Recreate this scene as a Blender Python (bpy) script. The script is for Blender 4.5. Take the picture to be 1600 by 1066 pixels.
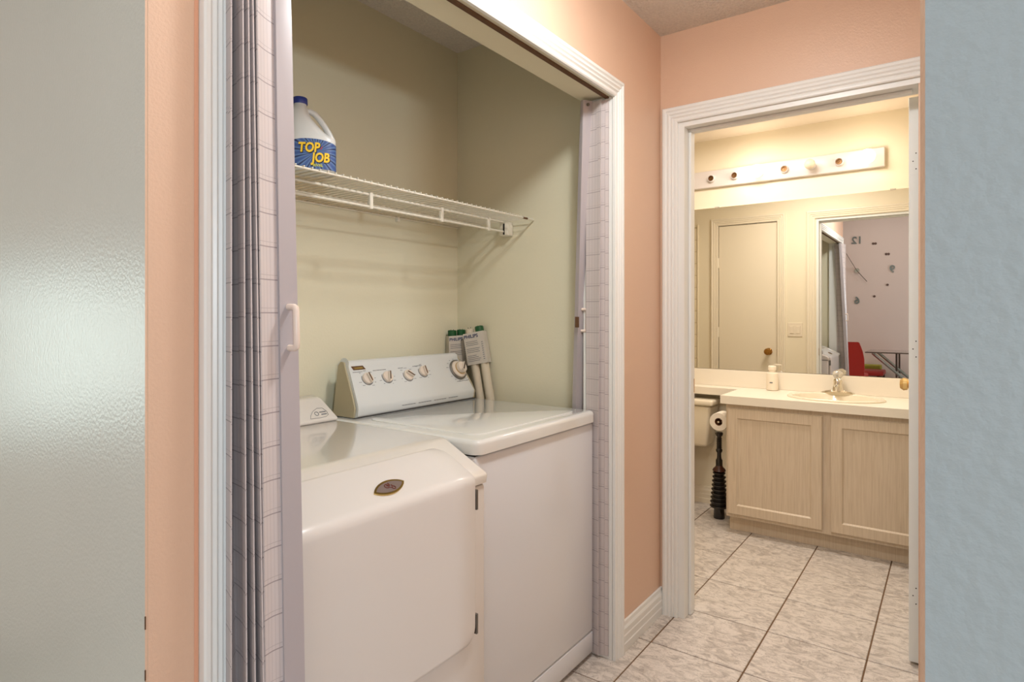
import bpy, bmesh, math, random
from mathutils import Vector, Matrix
random.seed(7)
for o in list(bpy.data.objects): bpy.data.objects.remove(o)
scn = bpy.context.scene
C = scn.collection
PI = math.pi

# ------------------------------------------------------------------ camera
TH = math.radians(35.9)
cd = bpy.data.cameras.new('camera'); cam = bpy.data.objects.new('camera', cd); C.objects.link(cam)
cam.location = (0, 0, 1.25)
cam.rotation_euler = (PI/2, 0, TH - PI/2)
cd.sensor_width = 36; cd.lens = 953/1600*36
cd.shift_y = -40/1600
cd.clip_start = 0.02
scn.camera = cam

# ------------------------------------------------------------------ world, lamps, exposure
w = bpy.data.worlds.new('world'); scn.world = w; w.use_nodes = True
bg = w.node_tree.nodes['Background']; bg.inputs[0].default_value = (0.75, 0.86, 1.0, 1); bg.inputs[1].default_value = 1.0
scn.view_settings.view_transform = 'Standard'
scn.view_settings.look = 'None'
scn.view_settings.exposure = 0.08
scn.view_settings.gamma = 1.0
scn.view_settings.use_curve_mapping = False

def area(name, loc, target, sx, sy, power, col):
    l = bpy.data.lights.new(name, 'AREA'); l.shape = 'RECTANGLE'; l.size = sx; l.size_y = sy
    l.energy = power; l.color = col
    o = bpy.data.objects.new(name, l); C.objects.link(o); o.location = loc
    d = Vector(target) - Vector(loc); o.rotation_euler = d.to_track_quat('-Z', 'Y').to_euler()
    return o
def point(name, loc, r, power, col):
    l = bpy.data.lights.new(name, 'POINT'); l.shadow_soft_size = r; l.energy = power; l.color = col
    o = bpy.data.objects.new(name, l); C.objects.link(o); o.location = loc
    return o
# daylight through the two windows of the room behind the camera, bounced flash, added fill lights, two lit vanity bulbs
area('window_daylight_side', (-1.35, -2.24, 1.53), (-1.0, 0.0, 1.45), 0.24, 0.24, 46, (0.76, 0.89, 1.0))
area('window_daylight_end', (-2.42, -1.35, 1.45), (0.5, -0.2, 1.3), 0.9, 1.15, 6, (0.84, 0.93, 1.0))
area('window_daylight_garden', (-0.30, 2.76, 1.12), (-0.30, 0.0, 1.12), 0.6, 0.55, 5, (0.84, 1.0, 0.92))
area('room_fill_light', (-1.4, 0.9, 3.0), (-1.4, 0.9, 0), 0.6, 0.6, 9, (1.0, 0.95, 0.88))  # unseen fill added to brighten the room shown in the mirror
point('bounced_flash_light', (0.23, 0.5, 2.385), 0.03, 3.2, (1.0, 0.95, 0.90))  # stands for flash bounced off the ceiling above the camera
point('hall_fill_light', (1.30, 0.5, 2.345), 0.05, 11, (0.93, 0.98, 1.0))  # unseen fill added to lift the hall walls and ceiling
area('hall_fill_down_light', (1.30, 0.5, 2.35), (1.30, 0.5, 0), 0.25, 0.25, 11, (0.93, 0.98, 1.0))  # downward half of the added hall fill
area('bathroom_fill_light', (3.3, 0.9, 2.38), (3.3, 0.9, 0), 0.45, 0.5, 19, (1.0, 0.92, 0.83))  # hidden fill added to help the vanity bulbs light the bathroom
point('vanity_bulb_light', (3.945, 0.394, 2.15), 0.04, 2.2, (1.0, 0.88, 0.76))
point('vanity_bulb_light.001', (3.945, 1.0, 2.15), 0.04, 2.2, (1.0, 0.88, 0.76))

# ------------------------------------------------------------------ materials
def lin(c):
    return tuple((x/255/12.92 if x/255 <= 0.04045 else ((x/255+0.055)/1.055)**2.4) for x in c)
def mat(name, col, rough=0.5, metal=0.0, spec=0.5, bump=0.0, bscale=200, var=0.0, vscale=6, coat=0.0, trans=0.0, emit=None, estr=0.0, detail=3):
    m = bpy.data.materials.new(name); m.use_nodes = True
    nt = m.node_tree; b = nt.nodes['Principled BSDF']
    c = lin(col)
    b.inputs['Base Color'].default_value = (*c, 1); b.inputs['Roughness'].default_value = rough
    b.inputs['Metallic'].default_value = metal
    b.inputs['Specular IOR Level'].default_value = spec
    if coat: b.inputs['Coat Weight'].default_value = coat
    if trans: b.inputs['Transmission Weight'].default_value = trans
    if emit: b.inputs['Emission Color'].default_value = (*lin(emit), 1); b.inputs['Emission Strength'].default_value = estr
    if bump or var:
        g = nt.nodes.new('ShaderNodeNewGeometry')
    if bump:
        n = nt.nodes.new('ShaderNodeTexNoise'); n.inputs['Scale'].default_value = bscale; n.inputs['Detail'].default_value = detail
        bp = nt.nodes.new('ShaderNodeBump'); bp.inputs['Strength'].default_value = bump; bp.inputs['Distance'].default_value = 0.01
        nt.links.new(g.outputs['Position'], n.inputs['Vector']); nt.links.new(n.outputs['Fac'], bp.inputs['Height'])
        nt.links.new(bp.outputs['Normal'], b.inputs['Normal'])
    if var:
        n = nt.nodes.new('ShaderNodeTexNoise'); n.inputs['Scale'].default_value = vscale; n.inputs['Detail'].default_value = 5
        mx = nt.nodes.new('ShaderNodeMix'); mx.data_type = 'RGBA'
        mx.inputs[6].default_value = (*[x*(1-var) for x in c], 1); mx.inputs[7].default_value = (*[min(1, x*(1+var*0.6)) for x in c], 1)
        nt.links.new(g.outputs['Position'], n.inputs['Vector']); nt.links.new(n.outputs['Fac'], mx.inputs[0]); nt.links.new(mx.outputs[2], b.inputs['Base Color'])
    return m

peach = mat('peach_wall_paint', (221, 186, 160), 0.42, bump=0.10, bscale=190, var=0.03)
whitewall = mat('off_white_wall_tone', (216, 218, 208), 0.33, bump=0.13, bscale=150, var=0.05, vscale=3)  # tone set separately from the pale blue wall
bluewall = mat('pale_blue_wall_tone', (174, 185, 187), 0.5, bump=0.15, bscale=110, var=0.04)  # tone set separately from the off-white wall
cream = mat('cream_closet_paint', (222, 216, 190), 0.45, bump=0.05, bscale=120, var=0.03, vscale=2)
bathcream = mat('bathroom_cream_paint', (241, 229, 204), 0.5, bump=0.03, bscale=150)
roomwall = mat('pinkish_room_wall_paint', (232, 206, 194), 0.6, bump=0.06, bscale=150)
trimwhite = mat('white_trim_paint', (234, 234, 230), 0.35, bump=0.02, bscale=60)
trimcream = mat('warm_white_trim_paint', (240, 228, 206), 0.4)
popcorn = mat('popcorn_ceiling', (228, 220, 210), 0.9, bump=1.0, bscale=95, var=0.22, vscale=110, detail=5)
bathceil = mat('smooth_bathroom_ceiling', (240, 226, 206), 0.8)
grout = mat('brown_grout', (120, 92, 66), 0.9, bump=0.2, bscale=300, var=0.2, vscale=20)
enamel = mat('white_enamel', (224, 226, 230), 0.22, coat=0.3)
enamel_top = mat('white_enamel_glossy', (226, 226, 222), 0.12, coat=0.6)
bisque = mat('warm_white_enamel', (218, 212, 206), 0.28, coat=0.3)
bisque_top = mat('warm_white_enamel_glossy', (220, 214, 206), 0.13, coat=0.6)
darkgap = mat('dark_gap', (38, 34, 30), 0.8)
steel = mat('dull_steel', (130, 128, 124), 0.4, metal=0.9)
chrome = mat('chrome', (225, 220, 210), 0.08, metal=1.0)
gold = mat('gold_metal', (205, 175, 110), 0.22, metal=1.0)
brass = mat('brass', (170, 125, 65), 0.25, metal=1.0)
taupe = mat('taupe_badge_enamel', (120, 104, 98), 0.3)
darkred = mat('dark_red_enamel', (96, 34, 18), 0.4)
knobcream = mat('cream_knob_plastic', (220, 206, 190), 0.35)
brownmark = mat('brown_marker', (96, 66, 36), 0.4)
printgrey = mat('grey_print', (120, 122, 124), 0.6)
panelgrey = mat('console_face_white', (214, 216, 214), 0.25, coat=0.3)
consoleside = mat('console_side_putty', (176, 164, 134), 0.5)
post_m = mat('mauve_vinyl_post', (176, 168, 170), 0.35)
handle_m = mat('cream_plastic_handle', (232, 214, 200), 0.3)
wirewhite = mat('white_coated_wire', (228, 222, 206), 0.35)
rust = mat('rust_brown', (96, 66, 40), 0.8, var=0.3, vscale=60)
jugwhite = mat('white_jug_plastic', (214, 214, 210), 0.35)
capblue = mat('blue_cap_plastic', (40, 56, 130), 0.4)
yellow = mat('yellow_print', (240, 196, 30), 0.5)
limeyellow = mat('lime_yellow_print', (200, 200, 60), 0.5)
black = mat('black_print', (16, 16, 20), 0.5)
redprint = mat('red_print', (170, 40, 30), 0.5)
navy = mat('navy_print', (38, 52, 92), 0.5)
cardm = mat('grey_white_card', (196, 188, 176), 0.6)
greencap = mat('green_end_cap', (18, 78, 38), 0.4)
tubeglass = mat('white_tube_glass', (206, 194, 172), 0.25)
plungerblack = mat('black_plunger_plastic', (22, 18, 18), 0.22, coat=0.3)
plungerbrown = mat('brown_plunger_plastic', (70, 34, 22), 0.3)
porcelain = mat('cream_porcelain', (236, 224, 200), 0.12, coat=0.6)
paper = mat('white_tissue', (238, 228, 212), 0.9)
cardboard = mat('brown_cardboard', (130, 84, 50), 0.8)
laminate = mat('cream_white_laminate', (240, 230, 212), 0.3)
mirror_m = mat('mirror_silver', (232, 232, 228), 0.0, metal=1.0)
acrylic = mat('clear_acrylic', (244, 240, 232), 0.06, trans=0.75)
amber = mat('amber_yellow_plastic', (240, 200, 120), 0.3)
bulb_on = mat('lit_bulb', (255, 240, 215), 0.3, emit=(255, 238, 205), estr=7)
bulb_off = mat('frosted_bulb', (236, 220, 196), 0.25)
barwhite = mat('white_light_bar', (226, 218, 214), 0.3)
socketbrown = mat('brass_socket_inside', (120, 86, 52), 0.35, metal=0.7)
redchair = mat('red_leather', (176, 32, 18), 0.45, bump=0.05, bscale=80)
limecush = mat('olive_yellow_fabric', (176, 168, 62), 0.8)
glassm = mat('clear_glass', (235, 245, 240), 0.02, trans=1.0)
darkmetal = mat('dark_bronze_metal', (92, 78, 68), 0.35, metal=0.8)
silverm = mat('brushed_silver', (176, 172, 162), 0.3, metal=0.9)
clocksilver = mat('silver_mirror_plastic', (132, 136, 132), 0.35, metal=0.6)
clockdark = mat('dark_bronze_plastic', (110, 84, 74), 0.4, metal=0.5)
wallTile = mat('glossy_cream_tile', (238, 224, 196), 0.08, coat=0.5)
tilegrout = mat('pale_tile_grout', (205, 190, 160), 0.8)
plate = mat('ivory_switch_plastic', (240, 226, 204), 0.35)

def tile_material():
    m = bpy.data.materials.new('grey_beige_marbled_tile'); m.use_nodes = True; nt = m.node_tree; L = nt.links
    b = nt.nodes['Principled BSDF']; b.inputs['Roughness'].default_value = 0.38
    g = nt.nodes.new('ShaderNodeNewGeometry'); oi = nt.nodes.new('ShaderNodeObjectInfo')
    mul = nt.nodes.new('ShaderNodeVectorMath'); mul.operation = 'MULTIPLY_ADD'
    mul.inputs[1].default_value = (1.9, 0.95, 1)
    sc = nt.nodes.new('ShaderNodeVectorMath'); sc.operation = 'SCALE'; sc.inputs[0].default_value = (31, 17, 5)
    L.new(oi.outputs['Random'], sc.inputs['Scale']); L.new(g.outputs['Position'], mul.inputs[0]); L.new(sc.outputs[0], mul.inputs[2])
    n1 = nt.nodes.new('ShaderNodeTexNoise'); n1.inputs['Scale'].default_value = 13; n1.inputs['Detail'].default_value = 9; n1.inputs['Roughness'].default_value = 0.68; n1.inputs['Distortion'].default_value = 1.6
    n2 = nt.nodes.new('ShaderNodeTexNoise'); n2.inputs['Scale'].default_value = 15; n2.inputs['Detail'].default_value = 6; n2.inputs['Distortion'].default_value = 2.5
    L.new(mul.outputs[0], n1.inputs['Vector']); L.new(mul.outputs[0], n2.inputs['Vector'])
    r1 = nt.nodes.new('ShaderNodeValToRGB'); e = r1.color_ramp.elements
    e[0].position = 0.36; e[0].color = (*lin((174, 163, 154)), 1); e[1].position = 0.56; e[1].color = (*lin((222, 212, 202)), 1)
    r2 = nt.nodes.new('ShaderNodeValToRGB'); e = r2.color_ramp.elements
    e[0].position = 0.485; e[0].color = (0, 0, 0, 1); e[1].position = 0.50; e[1].color = (1, 1, 1, 1)
    x = r2.color_ramp.elements.new(0.515); x.color = (0, 0, 0, 1)
    mx = nt.nodes.new('ShaderNodeMix'); mx.data_type = 'RGBA'; mx.inputs[7].default_value = (*lin((136, 122, 110)), 1)
    fm = nt.nodes.new('ShaderNodeMath'); fm.operation = 'MULTIPLY'; fm.inputs[1].default_value = 0.75
    L.new(n1.outputs['Fac'], r1.inputs[0]); L.new(n2.outputs['Fac'], r2.inputs[0]); L.new(r2.outputs[0], fm.inputs[0]); L.new(fm.outputs[0], mx.inputs[0])
    L.new(r1.outputs[0], mx.inputs[6]); L.new(mx.outputs[2], b.inputs['Base Color'])
    return m
tile_m = tile_material()

def oak_material():
    m = bpy.data.materials.new('whitewashed_oak'); m.use_nodes = True; nt = m.node_tree; L = nt.links
    b = nt.nodes['Principled BSDF']; b.inputs['Roughness'].default_value = 0.45
    g = nt.nodes.new('ShaderNodeNewGeometry'); mp = nt.nodes.new('ShaderNodeVectorMath'); mp.operation = 'MULTIPLY'; mp.inputs[1].default_value = (75, 75, 2.6)
    n = nt.nodes.new('ShaderNodeTexNoise'); n.inputs['Scale'].default_value = 2.2; n.inputs['Detail'].default_value = 6; n.inputs['Distortion'].default_value = 0.6
    r = nt.nodes.new('ShaderNodeValToRGB'); e = r.color_ramp.elements
    e[0].position = 0.3; e[0].color = (*lin((200, 180, 154)), 1); e[1].position = 0.6; e[1].color = (*lin((214, 196, 172)), 1)
    L.new(g.outputs['Position'], mp.inputs[0]); L.new(mp.outputs[0], n.inputs['Vector']); L.new(n.outputs['Fac'], r.inputs[0]); L.new(r.outputs[0], b.inputs['Base Color'])
    return m
oak = oak_material()

def plaid_material():
    m = bpy.data.materials.new('mauve_vinyl_with_fine_plaid'); m.use_nodes = True; nt = m.node_tree; L = nt.links
    b = nt.nodes['Principled BSDF']; b.inputs['Roughness'].default_value = 0.4
    g = nt.nodes.new('ShaderNodeNewGeometry'); s = nt.nodes.new('ShaderNodeSeparateXYZ'); L.new(g.outputs['Position'], s.inputs[0])
    oi = nt.nodes.new('ShaderNodeObjectInfo')
    def mth(op, a, bb=None, cc=None):
        n = nt.nodes.new('ShaderNodeMath'); n.operation = op
        for i, v in enumerate((a, bb, cc)):
            if v is None: continue
            if isinstance(v, (int, float)): n.inputs[i].default_value = v
            else: L.new(v, n.inputs[i])
        return n.outputs[0]
    z = mth('MULTIPLY_ADD', s.outputs['Z'], 1/0.057, mth('MULTIPLY', oi.outputs['Random'], 0.22))
    f = mth('FRACT', z); l1 = mth('LESS_THAN', f, 0.035)
    l2 = mth('LESS_THAN', mth('ABSOLUTE', mth('SUBTRACT', f, 0.16)), 0.010)
    l1 = mth('MAXIMUM', l1, mth('MULTIPLY', l2, 0.5))
    uv = nt.nodes.new('ShaderNodeUVMap'); s2 = nt.nodes.new('ShaderNodeSeparateXYZ'); L.new(uv.outputs[0], s2.inputs[0])
    fu = mth('FRACT', mth('MULTIPLY', s2.outputs['X'], 5.0)); l3 = mth('MULTIPLY', mth('LESS_THAN', fu, 0.16), 0.30)
    ll = mth('MULTIPLY', mth('MAXIMUM', l1, l3), 0.62)
    mx = nt.nodes.new('ShaderNodeMix'); mx.data_type = 'RGBA'
    mx.inputs[6].default_value = (*lin((204, 194, 192)), 1); mx.inputs[7].default_value = (*lin((110, 98, 104)), 1)
    L.new(ll, mx.inputs[0]); L.new(mx.outputs[2], b.inputs['Base Color'])
    return m
plaid = plaid_material()

def ray_label_material():
    m = bpy.data.materials.new('blue_ray_burst_label'); m.use_nodes = True; nt = m.node_tree; L = nt.links
    b = nt.nodes['Principled BSDF']; b.inputs['Roughness'].default_value = 0.35
    tc = nt.nodes.new('ShaderNodeTexCoord'); s = nt.nodes.new('ShaderNodeSeparateXYZ'); L.new(tc.outputs['Object'], s.inputs[0])
    def mth(op, a, bb=None):
        n = nt.nodes.new('ShaderNodeMath'); n.operation = op
        for i, v in enumerate((a, bb)):
            if v is None: continue
            if isinstance(v, (int, float)): n.inputs[i].default_value = v
            else: L.new(v, n.inputs[i])
        return n.outputs[0]
    ang = mth('ARCTAN2', mth('SUBTRACT', s.outputs['Z'], 0.052), mth('SUBTRACT', s.outputs['X'], 0.012))
    f = mth('SINE', mth('MULTIPLY', ang, 16)); 
    r = nt.nodes.new('ShaderNodeValToRGB'); e = r.color_ramp.elements
    e[0].position = 0.0; e[0].color = (*lin((26, 36, 84)), 1); e[1].position = 0.25; e[1].color = (*lin((96, 128, 170)), 1)
    x = e.new(0.9); x.color = (*lin((58, 84, 140)), 1)
    L.new(mth('MULTIPLY', mth('ADD', f, 1.0), 0.5), r.inputs[0]); L.new(r.outputs[0], b.inputs['Base Color'])
    return m
raylabel = ray_label_material()

# ------------------------------------------------------------------ helpers
WL = {}
def link(o): C.objects.link(o); return o
def thing(name, label, cat, loc, rotz=0, group=None):
    o = bpy.data.objects.new(name, None); link(o); o.empty_display_size = 0.05
    o.location = loc; o.rotation_euler = (0, 0, rotz); o['label'] = label; o['category'] = cat
    if group: o['group'] = group
    WL[o.name] = Vector(loc)
    return o
def obj(name, bm, m, parent=None, smooth=False, local=False, label=None):
    me = bpy.data.meshes.new(name)
    wl = WL.get(parent.name, Vector()) if parent else Vector()
    if not local and wl.length: bmesh.ops.translate(bm, verts=bm.verts, vec=-wl)
    bmesh.ops.recalc_face_normals(bm, faces=bm.faces)
    bm.to_mesh(me); bm.free()
    for mm in (m if isinstance(m, (list, tuple)) else [m]): me.materials.append(mm)
    if smooth:
        me.polygons.foreach_set('use_smooth', [True]*len(me.polygons))
        try: me.set_sharp_from_angle(angle=math.radians(38))
        except Exception: pass
    o = bpy.data.objects.new(name, me); link(o)
    if parent: o.parent = parent
    WL[o.name] = wl.copy() if not local else Vector()
    if label: o['label'] = label
    return o
def tag(o, label, cat, group=None):
    o['label'] = label; o['category'] = cat
    if group: o['group'] = group
    return o
def struct(o, label):
    o['kind'] = 'structure'; o['label'] = label; return o
def bx(bm, x0, y0, z0, x1, y1, z1, bev=0, seg=2, mi=0):
    b2 = bmesh.new()
    bmesh.ops.create_cube(b2, size=1)
    for v in b2.verts:
        v.co = Vector(((x0+x1)/2 + v.co.x*(x1-x0), (y0+y1)/2 + v.co.y*(y1-y0), (z0+z1)/2 + v.co.z*(z1-z0)))
    if bev: bmesh.ops.bevel(b2, geom=list(b2.edges), offset=bev, segments=seg, profile=0.5, affect='EDGES')
    merge(bm, b2, mi); return bm
def merge(bm, b2, mi=0, M=None):
    vm = {}
    for v in b2.verts: vm[v] = bm.verts.new(M @ v.co if M else v.co)
    for f in b2.faces:
        try: nf = bm.faces.new([vm[v] for v in f.verts]); nf.material_index = mi if mi else f.material_index; nf.smooth = f.smooth
        except ValueError: pass
    b2.free()
def B(*a, **k):
    return bx(bmesh.new(), *a, **k)
def lathe(prof, seg=24, M=None, sx=1, sy=1):
    bm = bmesh.new(); rings = []
    for r, z in prof:
        if r < 1e-6: rings.append([bm.verts.new((0, 0, z))])
        else: rings.append([bm.verts.new((r*math.cos(2*PI*i/seg)*sx, r*math.sin(2*PI*i/seg)*sy, z)) for i in range(seg)])
    for a, b in zip(rings, rings[1:]):
        if len(a) == 1 and len(b) == 1: continue
        for i in range(seg):
            j = (i+1) % seg
            if len(a) == 1: bm.faces.new((a[0], b[j], b[i]))
            elif len(b) == 1: bm.faces.new((a[i], a[j], b[0]))
            else: bm.faces.new((a[i], a[j], b[j], b[i]))
    for r in (rings[0], rings[-1]):
        if len(r) > 1 and prof[0] != prof[-1]: bm.faces.new(r)
    if M: bmesh.ops.transform(bm, matrix=M, verts=bm.verts)
    return bm
def T(x, y, z): return Matrix.Translation((x, y, z))
def axisM(loc, d):
    return T(*loc) @ Vector(d).to_track_quat('Z', 'Y').to_matrix().to_4x4()
def cyl(r, p0, p1, seg=20, bev=0):
    p0 = Vector(p0); p1 = Vector(p1); L = (p1-p0).length
    prof = [(0, 0), (r, 0), (r, L), (0, L)] if not bev else [(0, 0), (r-bev, 0), (r, bev), (r, L-bev), (r-bev, L), (0, L)]
    return lathe(prof, seg, axisM(p0, p1-p0))
def tube(pts, r, seg=8, closed=False, sq=1.0):
    bm = bmesh.new(); pts = [Vector(p) for p in pts]; n = len(pts); rings = []
    up = None
    for i, p in enumerate(pts):
        if closed: t = pts[(i+1) % n] - pts[i-1]
        else: t = pts[min(i+1, n-1)] - pts[max(i-1, 0)]
        t.normalize()
        if up is None:
            up = Vector((0, 0, 1)) if abs(t.z) < 0.9 else Vector((0, 1, 0))
        s = t.cross(up).normalized(); u = s.cross(t).normalized(); up = u
        rings.append([bm.verts.new(p + (s*math.cos(2*PI*k/seg) + u*math.sin(2*PI*k/seg)*sq)*r) for k in range(seg)])
    rr = list(zip(rings, rings[1:])) + ([(rings[-1], rings[0])] if closed else [])
    for a, b in rr:
        for k in range(seg): bm.faces.new((a[k], a[(k+1) % seg], b[(k+1) % seg], b[k]))
    if not closed: bm.faces.new(rings[0]); bm.faces.new(rings[-1])
    return bm
def prism(poly, axis, a0, a1, bev=0, seg=3, taper=None):
    """poly in the two other axes (in order), extruded along axis 'x','y' or 'z'"""
    bm = bmesh.new()
    def P(p, a):
        if axis == 'x': return (a, p[0], p[1])
        if axis == 'y': return (p[0], a, p[1])
        return (p[0], p[1], a)
    A = [bm.verts.new(P(p, a0)) for p in poly]; Bv = [bm.verts.new(P(p, a1)) for p in poly]
    n = len(poly)
    if taper:
        for p, va, vb in zip(poly, A, Bv): taper(p, va, vb)
    bm.faces.new(A); bm.faces.new(Bv)
    for i in range(n): bm.faces.new((A[i], A[(i+1) % n], Bv[(i+1) % n], Bv[i]))
    if bev: bmesh.ops.bevel(bm, geom=list(bm.edges), offset=bev, segments=seg, profile=0.5, affect='EDGES')
    return bm
def arc(cx, cy, r, a0, a1, n):
    return [(cx + r*math.cos(math.radians(a0+(a1-a0)*i/n)), cy + r*math.sin(math.radians(a0+(a1-a0)*i/n))) for i in range(n+1)]
def text_bm(s, size, extrude=0.0003, offset=0.0, align='CENTER', shear=0.0):
    cu = bpy.data.curves.new('lettering', 'FONT'); cu.body = s; cu.size = size; cu.extrude = extrude; cu.offset = offset
    cu.align_x = align; cu.align_y = 'CENTER'; cu.resolution_u = 3; cu.shear = shear
    o = bpy.data.objects.new('lettering', cu); C.objects.link(o)
    dg = bpy.context.evaluated_depsgraph_get(); dg.update()
    me = bpy.data.meshes.new_from_object(o.evaluated_get(dg))
    bm = bmesh.new(); bm.from_mesh(me)
    bpy.data.objects.remove(o); bpy.data.curves.remove(cu); bpy.data.meshes.remove(me)
    return bm
def frameM(o, xa, za):
    """matrix taking local x->xa, local y->za (up), local z->normal"""
    xa = Vector(xa).normalized(); za = Vector(za).normalized(); n = xa.cross(za).normalized()
    m = Matrix((xa, za, n)).transposed().to_4x4(); m.translation = Vector(o); return m

# ------------------------------------------------------------------ setting
ZC = 2.425
HEAD = 2.045
fl = obj('floor', B(-2.6, -2.4, -0.06, 4.2, 2.9, -0.0035), grout); struct(fl, 'tiled floor running from the hall into the bathroom')
tb = bmesh.new(); bx(tb, -0.1685, -0.1685, -0.010, 0.1685, 0.1685, 0.0, bev=0.0015, seg=1)
tme = bpy.data.meshes.new('tile'); tb.to_mesh(tme); tb.free(); tme.materials.append(tile_m)
xs = [2.5475 + 0.3425*k for k in range(-15, 6)]; ys = [0.597 + 0.3425*k for k in range(-9, 7)]
for i, x in enumerate(xs):
    for j, y in enumerate(ys):
        cx, cy = x - 0.1713, y - 0.1713
        if cx < -1.1 and (cy < -0.9 or cy > 1.9): continue
        if cy > 2.75 or cx > 4.15: continue
        if cx > 0.7 and cy < -0.1: continue
        if 0.7 < cx < 2.3 and cy > 1.95: continue
        t = bpy.data.objects.new('tile', tme); link(t); t.parent = fl; t.location = (cx, cy, random.uniform(-0.0006, 0.0))
        t.rotation_euler = (0, 0, random.choice((0, PI)))
cb = B(-0.1, -2.4, ZC, 2.57, 2.9, ZC+0.06); bx(cb, -2.6, -2.4, 3.10, -0.1, 2.9, 3.16); bx(cb, -0.16, -2.4, ZC+0.06, -0.1, 2.9, 3.10)
ce = obj('ceiling', cb, popcorn); struct(ce, 'rough popcorn ceiling over hall, closet and room')
ceb = obj('ceiling_bathroom', B(2.57, -0.1, ZC-0.012, 4.16, 2.75, ZC+0.06), bathceil); struct(ceb, 'smooth cream bathroom ceiling above the light bar')

def colour_faces(bm, rules):
    bm.normal_update()
    for f in bm.faces:
        c = f.calc_center_median()
        for fn, mi in rules:
            if fn(f.normal, c): f.material_index = mi; break
def wallobj(name, bm, mats, rules, label):
    bmesh.ops.recalc_face_normals(bm, faces=bm.faces)
    colour_faces(bm, rules)
    o = obj(name, bm, mats); struct(o, label); return o

# closet front wall (hall side peach, inside cream), header and side pieces, with the left corner return
OX0, OX1 = 0.552, 2.005
bm = bmesh.new()
bx(bm, 0.430, 1.0, 0, OX0, 1.12, ZC); bx(bm, OX0, 1.0, HEAD, OX1, 1.12, ZC); bx(bm, OX1, 1.0, 0, 2.45, 1.12, ZC)
wallobj('wall_hall_left', bm, [cream, peach], [(lambda n, c: n.y < -0.9, 1)], 'peach hall wall around the laundry closet opening')
bm = bmesh.new(); bx(bm, 0.426, 1.0005, 0, 0.4299, 2.8, ZC); bx(bm, 0.43, 1.12, 0, 0.53, 2.8, ZC)
wallobj('wall_left', bm, [cream, whitewall, peach], [(lambda n, c: n.x < -0.9, 1), (lambda n, c: n.y < -0.9, 2)], 'off white textured wall at the left edge')
bm = B(0.53, 1.80, 0, 2.17, 1.90, ZC); wallobj('wall_closet_back', bm, [cream], [], 'cream back wall of the laundry closet')
bm = B(2.07, 1.12, 0, 2.17, 1.80, ZC); wallobj('wall_closet_right', bm, [cream], [], 'cream right side wall of the laundry closet')
# wall between hall and bathroom
DY0, DY1 = 0.095, 0.915
LY0, LY1 = 1.213, 1.716
bm = bmesh.new()
bx(bm, 2.45, -0.1, 0, 2.57, DY0, ZC); bx(bm, 2.45, DY0, HEAD, 2.57, DY1, ZC); bx(bm, 2.45, DY1, 0, 2.57, LY0, ZC)
bx(bm, 2.45, LY0, 2.055, 2.57, LY1, ZC); bx(bm, 2.45, LY1, 0, 2.57, 2.75, ZC)
wallobj('wall_bathroom_front', bm, [bathcream, peach, trimwhite],
        [(lambda n, c: n.x < -0.9 and c.y < 1.2, 1), (lambda n, c: abs(n.y) > 0.9 and 0.09 < c.y < 0.92, 2), (lambda n, c: n.z < -0.9, 2)], 'wall around the bathroom doorway')
# hall right wall: pale blue end towards the room, thin peach corner bead
HY = 0.0160
bm = prism([(0.426, -2.3), (0.426, 0.0133), (0.4262, 0.0133), (0.4345, HY), (0.60, HY), (0.60, -2.3)], 'z', 0, ZC)
wallobj('wall_right', bm, [bluewall, peach], [(lambda n, c: n.y > 0.3, 1)], 'pale blue textured wall at the right edge with peach corner')
bm = B(0.60, -0.1, 0, 2.45, HY, ZC); wallobj('wall_hall_right', bm, [peach], [], 'peach hall wall on the right side')
# bathroom shell
bm = B(4.06, -0.1, 0, 4.16, 2.75, ZC); wallobj('wall_bathroom_back', bm, [bathcream], [], 'cream bathroom wall behind mirror and toilet')
bm = B(2.57, 2.65, 0, 4.06, 2.75, ZC); wbl = wallobj('wall_bathroom_left', bm, [bathcream], [], 'cream bathroom wall beyond the toilet')
bm = B(2.57, -0.1, 0, 4.06, 0.0, ZC); wallobj('wall_bathroom_right', bm, [bathcream], [], 'cream bathroom wall right of the vanity')
# room behind the camera
def holed(axis, a0, a1, b0, b1, hb0, hb1, hz0, hz1):
    bm = bmesh.new()
    def q(c0, c1, z0, z1):
        if axis == 'x': bx(bm, a0, c0, z0, a1, c1, z1)
        else: bx(bm, c0, a0, z0, c1, a1, z1)
    q(b0, hb0, 0, 3.10); q(hb1, b1, 0, 3.10); q(hb0, hb1, 0, hz0); q(hb0, hb1, hz1, 3.10)
    return bm
bm = holed('x', -2.6, -2.5, -2.3, 2.8, -1.85, -0.85, 0.85, 2.05); wallobj('wall_room_end', bm, [roomwall], [], 'pinkish room wall with the clock, seen in the mirror')
bm = holed('y', -2.4, -2.3, -2.6, -0.1, -2.2, -1.15, 0.55, 1.85); wallobj('wall_room_side', bm, [roomwall], [], 'room wall with a window behind the camera')
bm = B(-0.1, -2.4, 0, 0.6, -2.3, ZC); wallobj('wall_room_side_short', bm, [roomwall], [], 'short room wall behind the camera')
bm = holed('y', 2.8, 2.9, -2.6, 0.53, -0.75, 0.15, 0.72, 1.52); wallobj('wall_room_far', bm, [roomwall], [], 'room wall on the far left behind the camera')
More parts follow.
